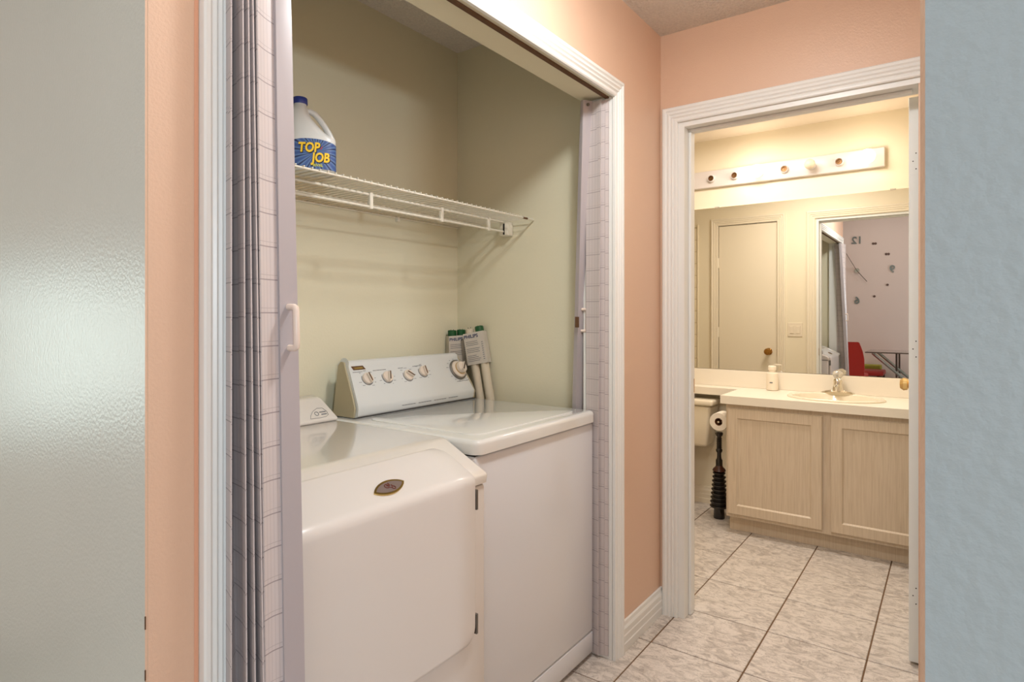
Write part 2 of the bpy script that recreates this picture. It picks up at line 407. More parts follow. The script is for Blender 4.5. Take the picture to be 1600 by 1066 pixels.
def window(n, axis, a, b0, b1, z0, z1, label):
    bm = bmesh.new(); fw = 0.05
    def q(bm, c0, c1, z0, z1, t0=-0.03, t1=0.03):
        if axis == 'x': bx(bm, a+t0, c0, z0, a+t1, c1, z1, bev=0.004)
        else: bx(bm, c0, a+t0, z0, c1, a+t1, z1, bev=0.004)
    q(bm, b0, b0+fw, z0, z1); q(bm, b1-fw, b1, z0, z1); q(bm, b0+fw, b1-fw, z0, z0+fw); q(bm, b0+fw, b1-fw, z1-fw, z1)
    q(bm, b0+fw, b1-fw, (z0+z1)/2-0.02, (z0+z1)/2+0.02)
    o = obj('window_%d' % n, bm, trimwhite); struct(o, label)
    for k in (0, 1):
        zz0 = z0+fw if k == 0 else (z0+z1)/2+0.02; zz1 = (z0+z1)/2-0.02 if k == 0 else z1-fw
        g = bmesh.new(); q(g, b0+fw, b1-fw, zz0, zz1, -0.003, 0.003); obj('pane', g, glassm, o)
window(1, 'x', -2.55, -1.85, -0.85, 0.85, 2.05, 'window beside the clock wall behind the camera')
window(2, 'y', -2.35, -2.2, -1.15, 0.55, 1.85, 'window behind the camera')

window(3, 'y', 2.85, -0.75, 0.15, 0.72, 1.52, 'garden window in the room behind the camera')

# casings and jambs
CASE = [(0.0, 0.0), (0.0, 0.010), (0.004, 0.013), (0.010, 0.0135), (0.014, 0.010), (0.017, 0.0105), (0.022, 0.0155), (0.028, 0.0125), (0.031, 0.013), (0.036, 0.0175), (0.043, 0.0145), (0.046, 0.015), (0.051, 0.019), (0.060, 0.018), (0.064, 0.015), (0.064, 0.0)]
def casing(name, axis, a, nrm, b0, b1, zt, label, w=0.064, m=trimwhite, zb=0.0, wl=None):
    bm = bmesh.new(); k = w/0.064; kl = (wl or w)/0.064; rings = []
    for s, t in CASE:
        sl = s*kl; s *= k
        pts = [(b0-sl, zb), (b0-sl, zt+s), (b1+s, zt+s), (b1+s, zb)]
        r = []
        for b, z in pts:
            r.append(bm.verts.new((a+nrm*t, b, z) if axis == 'x' else (b, a+nrm*t, z)))
        rings.append(r)
    for r0, r1 in zip(rings, rings[1:]):
        for i in range(3): bm.faces.new((r0[i], r0[i+1], r1[i+1], r1[i]))
    for i in (0, 3): bm.faces.new([r[i] for r in rings])
    o = obj(name, bm, m); struct(o, label); return o
casing('trim_1', 'y', 0.9995, -1, OX0+0.003, OX1-0.003, HEAD-0.003, 'white ribbed casing around the laundry closet opening', wl=0.047)
c2 = casing('trim_2', 'x', 2.4495, -1, DY0-0.008, DY1+0.008, HEAD+0.002, 'white ribbed casing around the bathroom doorway')
casing('trim_3', 'x', 2.5705, 1, DY0-0.008, DY1+0.008, HEAD+0.002, 'warm white casing on the bathroom side of the doorway', m=trimcream)
casing('trim_4', 'x', 2.5705, 1, LY0+0.003, LY1-0.003, 2.052, 'warm white casing around the bathroom linen door', m=trimcream)
# bathroom door stop and jamb
bm = bmesh.new()
bx(bm, 2.4485, DY1-0.018, 0, 2.4503, DY1+0.010, HEAD+0.010); bx(bm, 2.4485, DY0-0.02, HEAD-0.018, 2.4503, DY1-0.018, HEAD+0.010); bx(bm, 2.4505, DY1-0.018, 0, 2.5695, DY1-0.0005, HEAD-0.0005); bx(bm, 2.4505, DY0+0.0005, HEAD-0.018, 2.5695, DY1-0.018, HEAD-0.0005)
bx(bm, 2.495, DY1-0.030, 0, 2.530, DY1-0.018, HEAD-0.030, bev=0.003); bx(bm, 2.495, DY0+0.02, HEAD-0.030, 2.530, DY1-0.018, HEAD-0.018, bev=0.003)
bx(bm, 2.4505, DY0-0.020, 0, 2.5695, DY0-0.0005, HEAD)
struct(obj('trim_5', bm, trimwhite), 'white jamb and stop of the bathroom doorway')
# chipped paint along the left corner and narrow orange strip beside the closet casing
wl_ = bpy.data.objects['wall_left']
for z, hh in ((0.30, 0.012), (0.52, 0.035), (0.585, 0.016), (0.66, 0.03), (0.70, 0.008), (0.78, 0.01)):
    obj('paint_chip', B(0.4252, 0.9990, z-hh, 0.4268, 1.0004, z+hh), rust, wl_)
struct(obj('trim_10', B(0.5000, 0.9985, 0, 0.5065, 0.9999, ZC-0.001, bev=0.0005, seg=1), mat('orange_edge_strip', (224, 164, 132), 0.5, bump=0.1, bscale=120)), 'narrow orange strip beside the closet casing')
# closet jamb lining
bm = bmesh.new(); bx(bm, OX0, 1.001, 0, OX0+0.004, 1.119, HEAD); bx(bm, OX1-0.004, 1.001, 0, OX1, 1.119, HEAD); 
struct(obj('trim_6', bm, trimwhite), 'white side jambs of the laundry closet')
bm = bmesh.new(); bx(bm, OX0+0.004, 1.014, HEAD-0.006, OX1-0.004, 1.028, HEAD-0.0003)
struct(obj('trim_7', bm, rust), 'dark brown overhead track of the folding doors')
# baseboards
BP = [(0, 0), (0.012, 0), (0.0135, 0.03), (0.0115, 0.034), (0.0135, 0.06), (0.0115, 0.064), (0.0125, 0.085), (0.008, 0.095), (0.007, 0.108), (0, 0.110)]
def baseb(name, axis, a, nrm, b0, b1, label, m=trimwhite):
    if axis == 'y': o = obj(name, prism([(a+nrm*p, z) for p, z in BP], 'x', b0, b1), m)
    else:
        o = obj(name, prism([(a+nrm*p, z) for p, z in BP], 'y', b0, b1), m)
    struct(o, label)
baseb('baseboard_hall', 'y', 0.9995, -1, OX1+0.062, 2.4495, 'white scuffed baseboard between closet and bathroom doorway')
baseb('baseboard_bathroom', 'x', 4.0595, -1, 1.10, 2.64, 'cream baseboard behind the toilet', trimcream)
baseb('baseboard_hall_right', 'y', HY+0.0003, 1, 0.65, 2.43, 'white baseboard along the right hall wall')

# bathroom tub surround tiles on the front wall (seen in the mirror)
sp = obj('tile_backing', B(2.5702, 1.905, 0.42, 2.5740, 2.645, 2.06), tilegrout); struct(sp, 'pale grout bed of the tub surround')
sp.name = 'trim_8'
tb = B(0, 0.0, 0.0, 0.0055, 0.1035, 0.1035, bev=0.0015, seg=1); wme = bpy.data.meshes.new('wall_tile'); tb.to_mesh(wme); tb.free(); wme.materials.append(wallTile)
for i in range(7):
    for j in range(15):
        t = bpy.data.objects.new('wall_tile', wme); link(t); t.parent = sp; t.location = (2.5738, 1.908+i*0.1055, 0.425+j*0.1085)
bm = tube([(2.576, 1.898, 0.42 + i*0.2075) for i in range(9)], 0.009, 8); struct(obj('trim_9', bm, wallTile, smooth=True), 'glossy bullnose edge of the tub tiles')
rod = thing('shower_rod', 'brass coloured shower curtain rod end, reflected at the left edge of the mirror', 'rod', (2.5795, 1.965, 2.0))
obj('flange', lathe([(0, 0), (0.03, 0), (0.03, 0.006), (0.018, 0.016), (0.014, 0.022), (0, 0.022)], 20, axisM((2.5795, 1.965, 2.0), (1, 0, 0))), brass, rod, True)
obj('rod', cyl(0.0125, (2.59, 1.965, 2.0), (4.055, 1.965, 2.0)), chrome, rod, True)

# doors
d1 = obj('door_1', B(2.603, 0.097, 0.012, 3.363, 0.130, 2.030, bev=0.002), trimwhite); struct(d1, 'white bathroom door standing open, seen from its hinge edge')
for zc in (1.80, 1.13, 0.25):
    rec = obj('hinge_leaf', B(2.6022, 0.1005, zc-0.045, 2.6032, 0.1265, zc+0.045), trimwhite, d1)
    bm = bmesh.new()
    for k, (dy, dz) in enumerate(((0.108, 0.028), (0.117, 0.0), (0.108, -0.028))):
        merge(bm, cyl(0.0022, (2.6015, dy, zc+dz), (2.6024, dy, zc+dz), 8))
    obj('screw', bm, darkgap, rec)
bm = lathe([(0, 0), (0.03, 0), (0.03, 0.005), (0.012, 0.01), (0.012, 0.03), (0.026, 0.04), (0.029, 0.055), (0.02, 0.068), (0, 0.07)], 20, axisM((3.30, 0.130, 0.937), (0, 1, 0)))
obj('door_knob', bm, mat('polished_brass', (236, 202, 138), 0.28, metal=0.85), d1, True)
d2 = obj('door_2', B(2.520, LY0+0.006, 0.012, 2.5665, LY1-0.006, 2.048, bev=0.002), trimcream); struct(d2, 'plain cream linen door seen in the mirror')
bm = lathe([(0, 0), (0.03, 0), (0.03, 0.005), (0.012, 0.010), (0.012, 0.03), (0.024, 0.036), (0.029, 0.05), (0.022, 0.064), (0, 0.068)], 24, axisM((2.5665, 1.286, 0.94), (1, 0, 0)))
obj('door_knob', bm, brass, d2, True)
for zc in (1.72, 1.10, 0.3): obj('hinge', cyl(0.007, (2.574, LY1-0.002, zc-0.045), (2.574, LY1-0.002, zc+0.045), 10), trimcream, d2)
obj('latch', B(2.560, LY0-0.001, 0.90, 2.5685, LY0+0.007, 0.96), brass, d2)
obj('strike_plate', B(2.5452, DY1-0.0185, 0.92, 2.569, DY1-0.0175, 0.98), brass, bpy.data.objects['trim_5'])

sw = thing('light_switch', 'double rocker switch plate beside the linen door, seen in the mirror', 'switch', (2.5705, 1.075, 1.13))
obj('plate', B(2.5702, 1.018, 1.073, 2.576, 1.132, 1.187, bev=0.002), plate, sw)
for dy in (-0.024, 0.024): obj('rocker', B(2.576, 1.075+dy-0.016, 1.098, 2.580, 1.075+dy+0.016, 1.162, bev=0.0015), plate, sw)

# ------------------------------------------------------------------ folding doors
def interp(tab, z):
    """tab: [(z, [(x,y)...])...] descending z"""
    for (z0, a), (z1, b) in zip(tab, tab[1:]):
        if z >= z1:
            t = (z0-z)/(z0-z1)
            return [(p[0]+(q[0]-p[0])*t, p[1]+(q[1]-p[1])*t) for p, q in zip(a, b)]
    return tab[-1][1]
def fold_panel(tab, i, zt, zb, nz=10, bulge=0.0025, th=0.0011):
    bm = bmesh.new(); uvl = bm.loops.layers.uv.new('UVMap'); K = 10; grid = []
    for iz in range(nz+1):
        z = zt + (zb-zt)*iz/nz; pts = interp(tab, z)
        a = Vector(pts[i]); b = Vector(pts[i+1]); d = b-a; n = Vector((-d.y, d.x)).normalized()
        row = []
        for side in (1, -1):
            for k in range(K+1):
                s = k/K
                off = bulge*math.sin(PI*s) + 0.0006*math.sin(s*10*PI)
                p = a + d*s + n*(off + side*th)
                row.append((bm.verts.new((p.x, p.y, z)), s))
        grid.append(row)
    def F(vs, us):
        f = bm.faces.new(vs)
        for l, u in zip(f.loops, us): l[uvl].uv = (u, 0)
    for r0, r1 in zip(grid, grid[1:]):
        for side in (0, 1):
            for k in range(K):
                i0 = side*(K+1)+k
                F((r0[i0][0], r0[i0+1][0], r1[i0+1][0], r1[i0][0]), (r0[i0][1], r0[i0+1][1], r0[i0+1][1], r0[i0][1]))
        for i0, i1 in ((0, K+1), (K, 2*K+1)): F((r0[i0][0], r0[i1][0], r1[i1][0], r1[i0][0]), (0.5,)*4)
    for r in (grid[0], grid[-1]):
        for k in range(K): F((r[k][0], r[k+1][0], r[K+1+k+1][0], r[K+1+k][0]), (0.5,)*4)
    return bm
def folding_door(label, loc, tab, zt, zb, post, handle):
    t = thing('folding_door', label, 'door', loc, group=None)
    for i in range(len(tab[0][1])-1):
        obj('fold_panel', fold_panel(tab, i, zt, zb), plaid, t, smooth=True)
    # post: tab of 4 corners
    bm = bmesh.new(); rings = []
    for iz in range(9):
        z = zt+0.005 + (zb-zt-0.005)*iz/8
        rings.append([bm.verts.new((x, y, z)) for x, y in interp(post, z)])
    for r0, r1 in zip(rings, rings[1:]):
        for k in range(4): bm.faces.new((r0[k], r0[(k+1) % 4], r1[(k+1) % 4], r1[k]))
    bm.faces.new(rings[0]); bm.faces.new(rings[-1])
    ed = [e for e in bm.edges if abs(e.verts[0].co.z-e.verts[1].co.z) > 0.05]
    bmesh.ops.bevel(bm, geom=ed, offset=0.004, segments=3, profile=0.5, affect='EDGES')
    p = obj('post', bm, post_m, t, smooth=True)
    hz, hx, hh = handle
    q0 = interp(post, hz+hh); q1 = interp(post, hz-hh)
    def at(q, s): return Vector((q[0][0]+(q[1][0]-q[0][0])*s, q[0][1]+(q[1][1]-q[0][1])*s))
    a = at(q0, hx); b = at(q1, hx)
    out = Vector((-0.25, -1)).normalized()*0.022 + Vector((0.006, 0))
    pts = [(a.x, a.y, hz+hh), (a.x+out.x*0.75, a.y+out.y*0.75, hz+hh), (a.x+out.x*0.95, a.y+out.y*0.95, hz+hh-0.002), (a.x+out.x, a.y+out.y, hz+hh-0.008)]
    pts += [(b.x+out.x, b.y+out.y, hz-hh+0.008), (b.x+out.x*0.95, b.y+out.y*0.95, hz-hh+0.002), (b.x+out.x*0.75, b.y+out.y*0.75, hz-hh), (b.x, b.y, hz-hh)]
    obj('handle', tube(pts, 0.0056, 12), handle_m, p, smooth=True)
    return t, p
Ltop = [(0.558, 1.05), (0.5400, 0.958), (0.572, 1.065), (0.5615, 0.963), (0.586, 1.065), (0.572, 0.966), (0.594, 1.063), (0.581, 0.970), (0.600, 1.055), (0.586, 0.966), (0.634, 0.992)]
Lmid = [(0.558, 1.04), (0.5370, 0.954), (0.572, 1.00), (0.556, 0.940), (0.582, 0.995), (0.565, 0.930), (0.588, 0.99), (0.574, 0.920), (0.594, 0.975), (0.580, 0.925), (0.614, 0.925)]
Lbot = [(0.558, 1.03), (0.5350, 0.950), (0.570, 0.99), (0.550, 0.930), (0.578, 0.985), (0.558, 0.910), (0.582, 0.975), (0.564, 0.895), (0.588, 0.960), (0.568, 0.900), (0.602, 0.890)]
Lpost = [(2.03, [(0.632, 0.985), (0.664, 0.985), (0.664, 1.010), (0.632, 1.010)]),
         (1.80, [(0.630, 0.973), (0.662, 0.973), (0.662, 0.998), (0.630, 0.998)]),
         (0.62, [(0.613, 0.920), (0.653, 0.920), (0.653, 0.945), (0.613, 0.945)]),
         (0.0, [(0.600, 0.885), (0.637, 0.885), (0.637, 0.910), (0.600, 0.910)])]
folding_door('mauve vinyl accordion door bunched at the left side of the closet, curved handle on its near post', (0.59, 1.0, 0.0),
             [(2.03, Ltop), (0.62, Lmid), (0.0, Lbot)], 2.03, 0.012, Lpost, (1.229, 0.48, 0.036))
Rtop = [(1.999, 1.10), (1.998, 1.012), (1.986, 1.10), (1.990, 1.022), (1.984, 1.10), (1.974, 1.030), (1.990, 1.078)]
Rmid = [(1.999, 1.10), (1.998, 1.014), (1.996, 1.10), (1.995, 1.028), (1.997, 1.105), (1.981, 1.046), (2.034, 1.142)]
Rpost = [(2.03, [(1.948, 1.090), (1.986, 1.070), (1.994, 1.088), (1.956, 1.108)]),
         (0.9, [(2.001, 1.152), (2.032, 1.136), (2.040, 1.156), (2.008, 1.172)]),
         (0.0, [(2.010, 1.176), (2.040, 1.160), (2.048, 1.178), (2.018, 1.196)])]
_, rp = folding_door('mauve vinyl accordion door folded beside the washer at the right side of the closet', (1.99, 1.06, 0.0),
             [(2.03, Rtop), (0.9, Rmid), (0.0, Rmid)], 2.03, 0.012, Rpost, (1.232, 0.45, 0.040))
obj('latch', B(1.9735, 1.125, 1.205, 1.9795, 1.14, 1.245, bev=0.001), rust, rp)
for q in ((1.955, 1.08, 2.036),): obj('roller_screw', lathe([(0, 0), (0.006, 0), (0.006, 0.004), (0, 0.004)], 10, axisM((1.962, 1.079, 2.018), (-0.5, -1, 0))), steel, rp)

# ------------------------------------------------------------------ washer
WX0, WX1 = 1.302, 1.990
wash = thing('washing_machine', 'white top-loading washing machine with a row of dials, right of the dryer', 'washing machine', ((WX0+WX1)/2, 1.40, 0.0))
obj('cabinet', B(WX0+0.003, 1.070, 0.095, WX1-0.003, 1.738, 0.858, bev=0.010, seg=3), enamel, wash, True)
obj('base_panel', B(WX0+0.004, 1.0705, 0.018, WX1-0.004, 1.735, 0.0935, bev=0.004), enamel, wash, True)
for sx in (WX0+0.05, WX1-0.05):
    for sy in (1.11, 1.69): obj('foot', cyl(0.018, (sx, sy, 0.0), (sx, sy, 0.02), 12), darkgap, wash)
obj('seam', B(WX0+0.008, 1.076, 0.856, WX1-0.008, 1.73, 0.8635), darkgap, wash, label='dark gap under the lid deck')
bm = B(WX0, 1.058, 0.8625, WX1, 1.738, 0.903)
ed = [e for e in bm.edges if abs(e.verts[0].co.z-e.verts[1].co.z) > 0.01]
bmesh.ops.bevel(bm, geom=ed, offset=0.030, segments=5, profile=0.5, affect='EDGES')
ed = [e for e in bm.edges if e.verts[0].co.z > 0.9 and e.verts[1].co.z > 0.9 and len([f for f in e.link_faces if abs(f.normal.z) < 0.5]) == 1]
bm.normal_update()
ed = [e for e in bm.edges if e.verts[0].co.z > 0.9 and e.verts[1].co.z > 0.9 and any(abs(f.normal.z) < 0.5 for f in e.link_faces) and any(abs(f.normal.z) > 0.5 for f in e.link_faces)]
bmesh.ops.bevel(bm, geom=ed, offset=0.014, segments=4, profile=0.5, affect='EDGES')
obj('top_deck', bm, enamel_top, wash, True)
bm = B(WX0+0.055, 1.105, 0.900, WX1-0.055, 1.585, 0.9062); 
ed = [e for e in bm.edges if abs(e.verts[0].co.z-e.verts[1].co.z) > 0.005]
bmesh.ops.bevel(bm, geom=ed, offset=0.05, segments=6, profile=0.5, affect='EDGES'); bm.normal_update()
ed = [e for e in bm.edges if e.verts[0].co.z > 0.906 and e.verts[1].co.z > 0.906 and any(abs(f.normal.z) < 0.5 for f in e.link_faces)]
bmesh.ops.bevel(bm, geom=ed, offset=0.0028, segments=3, profile=0.5, affect='EDGES')
obj('lid', bm, enamel_top, wash, True)
# console
CP = [(1.629, 0.905)] + [(1.623, 0.912), (1.619, 0.935), (1.620, 0.943), (1.634, 0.965), (1.694, 1.070)] + arc(1.712, 1.073, 0.020, 150, 60, 5) + [(1.736, 1.075), (1.737, 0.905)]
CX0, CX1 = 1.338, 1.986
def ctaper(p, va, vb):
    k = max(0, (p[1]-0.94)/0.15); va.co.x += 0.022*k; vb.co.x -= 0.022*k
con = prism(CP, 'x', CX0+0.012, CX1-0.012, taper=ctaper)
con.normal_update()
ed = [e for e in con.edges if any(abs(f.normal.x) > 0.7 for f in e.link_faces) and any(abs(f.normal.x) < 0.7 for f in e.link_faces) and not all(v.co.z < 0.906 for v in e.verts)]
bmesh.ops.bevel(con, geom=ed, offset=0.009, segments=4, profile=0.5, affect='EDGES')
cobj = obj('console', con, panelgrey, wash, True)
for sx, s in ((CX0, 1), (CX1, -1)):
    e = prism([(1.629, 0.905), (1.6235, 0.935), (1.637, 0.965), (1.697, 1.068), (1.706, 1.087), (1.724, 1.089), (1.735, 1.075), (1.736, 0.905)], 'x', sx+s*0.006, sx+s*0.0135, taper=lambda p, va, vb: (setattr(va.co, 'x', va.co.x+s*0.022*max(0, (p[1]-0.94)/0.15)), setattr(vb.co, 'x', vb.co.x+s*0.022*max(0, (p[1]-0.94)/0.15))))
    obj('end_cap', e, consoleside, wash, label='putty coloured console end cap')
obj('console_gap', B(CX0+0.006, 1.624, 0.9025, CX1-0.006, 1.736, 0.9052), darkgap, wash, label='dark line under the console')
# face frame
P0 = Vector((0, 1.634, 0.965)); P1 = Vector((0, 1.694, 1.070)); UP = (P1-P0).normalized(); NRM = Vector((0, -UP.z, UP.y))
def face(x, z, off=0.0):
    t = (z-P0.z)/UP.z; p = P0 + UP*t + NRM*off; return Vector((x, p.y, p.z))
DN = NRM
for x, z, rot, r in ((1.4385, 1.027, -8, 0.021), (1.531, 1.0255, 22, 0.021), (1.6345, 1.0235, 128, 0.021), (1.719, 1.0315, 4, 0.021)):
    M = frameM(face(x, z), (1, 0, 0), UP)
    k = lathe([(0, 0), (r, 0), (r, 0.007), (r*0.94, 0.0095), (0, 0.010)], 28, M)
    ko = obj('dial', k, knobcream, wash, True, label='cream dial')
    g = bmesh.new(); bx(g, -0.004, -0.017, 0.0095, 0.004, 0.017, 0.021, bev=0.0025)
    bmesh.ops.transform(g, matrix=M @ Matrix.Rotation(math.radians(-rot), 4, 'Z'), verts=g.verts); obj('grip', g, knobcream, ko)
    g = bmesh.new(); bx(g, -0.0022, -0.016, 0.0205, 0.0022, 0.016, 0.0222)
    bmesh.ops.transform(g, matrix=M @ Matrix.Rotation(math.radians(-rot), 4, 'Z'), verts=g.verts); obj('marker', g, brownmark, ko, label='brown marker')
    a = bmesh.new()
    for i in range(26):
        an = math.radians(195+i*5); 
    rr = obj('dial_ring', tube([M @ Vector((0.0235*math.cos(math.radians(150+7*i)), 0.0235*math.sin(math.radians(150+7*i)), 0.0008)) for i in range(30)], 0.0012, 6), printgrey, ko)
M = frameM(face(1.917, 1.0235), (1, 0, 0), UP)
tk = obj('timer_dial', lathe([(0, 0), (0.043, 0), (0.044, 0.006), (0.040, 0.008), (0.0, 0.0085)], 36, M), steel, wash, True, label='large timer dial with a silver ring')
obj('dial_skirt', lathe([(0.0, 0.0085), (0.037, 0.0085), (0.036, 0.013), (0.026, 0.017), (0, 0.017)], 32, M), knobcream, tk, True)
obj('dial_collar', lathe([(0.0, 0.017), (0.026, 0.017), (0.026, 0.020), (0, 0.020)], 32, M), gold, tk, True)
obj('dial_cap', lathe([(0.0, 0.020), (0.024, 0.020), (0.023, 0.034), (0.018, 0.037), (0, 0.037)], 32, M), knobcream, tk, True)
g = B(-0.005, -0.021, 0.036, 0.005, 0.021, 0.045, bev=0.002); bmesh.ops.transform(g, matrix=M @ Matrix.Rotation(math.radians(-40), 4, 'Z'), verts=g.verts); obj('grip', g, knobcream, tk)
g = B(-0.0028, -0.019, 0.0445, 0.0028, 0.019, 0.0462); bmesh.ops.transform(g, matrix=M @ Matrix.Rotation(math.radians(-40), 4, 'Z'), verts=g.verts); obj('marker', g, darkmetal, tk)
# badge and printed legends (too small to read in the photograph)
M = frameM(face(1.417, 1.0655), (1, 0, 0), UP)
g = prism([(-0.030, 0.0075), (0.022, 0.0075), (0.030, -0.0075), (-0.024, -0.0075)], 'z', 0.0, 0.0012); bmesh.ops.transform(g, matrix=M, verts=g.verts)
bo = obj('badge', g, brownmark, wash, label='small dark brand badge')
g = B(-0.018, -0.004, 0.0012, 0.018, 0.002, 0.0015); bmesh.ops.transform(g, matrix=M, verts=g.verts); obj('badge_line', g, gold, bo)
pr = bmesh.new(); rnd = random.Random(3)
def dash(x, z, w, h=0.0026):
    M = frameM(face(x, z, 0.0002), (1, 0, 0), UP); n = max(1, int(w/0.006))
    for i in range(n):
        ww = w/n*rnd.uniform(0.6, 0.92); x0 = -w/2 + i*w/n
        g = B(x0, -h/2, 0, x0+ww, h/2, 0.0003); bmesh.ops.transform(g, matrix=M, verts=g.verts); merge(pr, g)
for x, z, w_ in ((1.408, 1.052, 0.044), (1.508, 1.052, 0.062), (1.611, 1.052, 0.026), (1.700, 1.054, 0.05), (1.866, 1.072, 0.03), (1.905, 0.980, 0.035), (1.945, 0.980, 0.02), (1.975-0.02, 0.9805, 0.012)): dash(x, z, w_)
for (kx, kz) in ((1.4385, 1.027), (1.531, 1.0255), (1.6345, 1.0235), (1.719, 1.0315)):
    for an in (-150, -120, -90, -40, 0, 40, 140, 110):
        if rnd.random() < 0.2: continue
        a = math.radians(90+an); dash(kx+0.036*math.cos(a), kz+0.031*math.sin(a)*UP.z, rnd.choice((0.006, 0.012, 0.014)), 0.0020)
for an in range(-150, 170, 24):
    a = math.radians(an); dash(1.917+0.058*math.cos(a)*(0.95), 1.0235+0.050*math.sin(a)*UP.z, rnd.choice((0.008, 0.014)), 0.0020)
Mb = 1.618
for i in range(22):
    x = 1.56+i*0.014
    if i % 6 == 5: continue
    bx(pr, x, 1.6187, 0.9225, x+0.010, 1.6216, 0.9243)
lg = obj('printed_legend', pr, printgrey, wash, label='fine grey printed legends'); lg['kind'] = 'stuff'

# ------------------------------------------------------------------ dryer
DX0, DX1 = 0.612, 1.292
dry = thing('clothes_dryer', 'white clothes dryer with sloped front door and gold badge, left of the washer', 'dryer', ((DX0+DX1)/2, 1.38, 0.0))
obj('cabinet', B(DX0+0.002, 1.022, 0.03, DX1-0.002, 1.738, 0.7985, bev=0.010, seg=3), bisque, dry, True)
for sx in (DX0+0.05, DX1-0.05):
    for sy in (1.08, 1.69): obj('foot', cyl(0.018, (sx, sy, 0.0), (sx, sy, 0.035), 12), darkgap, dry)
obj('seam', B(DX0+0.008, 1.027, 0.798, DX1-0.008, 1.73, 0.8025), darkgap, dry, label='dark gap under the top')
TP = [(1.016, 0.8025), (1.0125, 0.822)] + [(1.016, 0.829), (1.158, 0.900), (1.172, 0.9045), (1.19, 0.9055), (1.738, 0.9055), (1.738, 0.8025)]
tp = prism(TP, 'x', DX0, DX1); tp.normal_update()
ed = [e for e in tp.edges if any(abs(f.normal.x) > 0.9 for f in e.link_faces) and not all(v.co.z < 0.81 for v in e.verts)]
bmesh.ops.bevel(tp, geom=ed, offset=0.010, segments=4, profile=0.5, affect='EDGES')
obj('top_panel', tp, bisque_top, dry, True)
# door: profile (y,z) by arc length, rounded fold
def door_profile():
    pts = [(1.004, 0.402)]
    pts += [(1.004, 0.402+0.412*i/10) for i in range(1, 11)]
    a = Vector((1.004, 0.814)); b = Vector((1.004, 0.829)); c = Vector((1.0185, 0.8375))
    for i in range(1, 7):
        t = i/6; p = a*(1-t)**2 + b*2*t*(1-t) + c*t*t; pts.append((p.x, p.y))
    e = Vector((1.133, 0.8985))
    for i in range(1, 8):
        p = c + (e-c)*i/7; pts.append((p.x, p.y))
    return pts
DPp = door_profile()
def door_mesh(x0, x1, r, th):
    # resample finely
    S = [0]; 
    for p, q in zip(DPp, DPp[1:]): S.append(S[-1]+math.hypot(q[0]-p[0], q[1]-p[1]))
    L = S[-1]
    def at(s):
        s = min(max(s, 0), L)
        for i in range(len(S)-1):
            if s <= S[i+1]+1e-9:
                t = (s-S[i])/(S[i+1]-S[i]); p, q = DPp[i], DPp[i+1]
                d = Vector((q[0]-p[0], q[1]-p[1])).normalized()
                return Vector((p[0]+(q[0]-p[0])*t, p[1]+(q[1]-p[1])*t)), Vector((-d.y, d.x))
    ss = [L*i/60 for i in range(61)] + [r*(1-math.cos(math.radians(a))) for a in range(10, 90, 10)] + [L-r*(1-math.cos(math.radians(a))) for a in range(10, 90, 10)]
    ss = sorted(set(round(s, 5) for s in ss))
    bm = bmesh.new(); rows = []; N = 12
    for s in ss:
        ins = 0.0
        for e in (s, L-s):
            if e < r: ins = max(ins, r-math.sqrt(max(0, r*r-(r-e)**2)))
        p, n = at(s)
        edge = [0.0, 0.0025, 0.007]
        xsn = [(x0+ins, -th)] + [(x0+ins, -0.006), (x0+ins+0.0018, -0.0018), (x0+ins+0.006, 0.0)] + [(x0+ins+0.006+(x1-x0-2*ins-0.012)*k/8, 0.0) for k in range(1, 8)] + [(x1-ins-0.006, 0.0), (x1-ins-0.0018, -0.0018), (x1-ins, -0.006), (x1-ins, -th)]
        em = min(s, L-s); dz = 0.0 if em > 0.006 else -(0.006-em)*0.6
        if s > L-0.05: dz -= 0.003*((s-(L-0.05))/0.05)**2
        rows.append([bm.verts.new((x, p.x+n.x*(o+dz if o > -th else o), p.y+n.y*(o+dz if o > -th else o))) for x, o in xsn])
    for r0, r1 in zip(rows, rows[1:]):
        for k in range(len(r0)-1): bm.faces.new((r0[k], r0[k+1], r1[k+1], r1[k]))
        bm.faces.new((r0[-1], r0[0], r1[0], r1[-1]))
    bm.faces.new(rows[0]); bm.faces.new(rows[-1])
    return bm
# normal must point to -y / up
dd = obj('door', door_mesh(0.668, 1.229, 0.045, 0.017), bisque, dry, True)
obj('door_gap', B(0.72, 1.0185, 0.3985, 1.186, 1.0218, 0.44), darkgap, dry, label='dark line under the door')
obj('door_gap', prism([(1.0215, 0.45), (1.0215, 0.797), (1.0185, 0.797), (1.0185, 0.45)], 'x', 0.664, 1.2325), darkgap, dry, label='dark line around the door')
for zc in (0.770, 0.447):
    h = obj('hinge', B(1.2290, 1.003, zc-0.026, 1.2360, 1.0212, zc+0.026, bev=0.001), steel, dd, label='steel hinge')
# badge: almond shape on the sloped part of the door
c0 = Vector((1.026, 0.842)); e0 = Vector((1.133, 0.8985)); U2 = (e0-c0).normalized(); UP2 = Vector((0, U2.x, U2.y)); N2 = Vector((0, -U2.y, U2.x))
pc = Vector((0.968, 0, 0)) + Vector((0, c0.x, c0.y)) + UP2*0.026
Mb = frameM(pc + N2*0.0002, (1, 0, 0), UP2) 
def almond(a, b, off=0.0, n=14, skew=0.25):
    pts = []
    for i in range(n+1):
        t = -1+2*i/n; pts.append((a*t, b*(1-t*t)**0.8+skew*b*t))
    for i in range(1, n):
        t = 1-2*i/n; pts.append((a*t, -b*(1-t*t)**0.8+skew*b*t))
    return pts
g = prism(almond(0.050, 0.021), 'z', 0, 0.003); bmesh.ops.transform(g, matrix=Mb, verts=g.verts); bdg = obj('badge', g, gold, dd, label='gold rimmed almond badge')
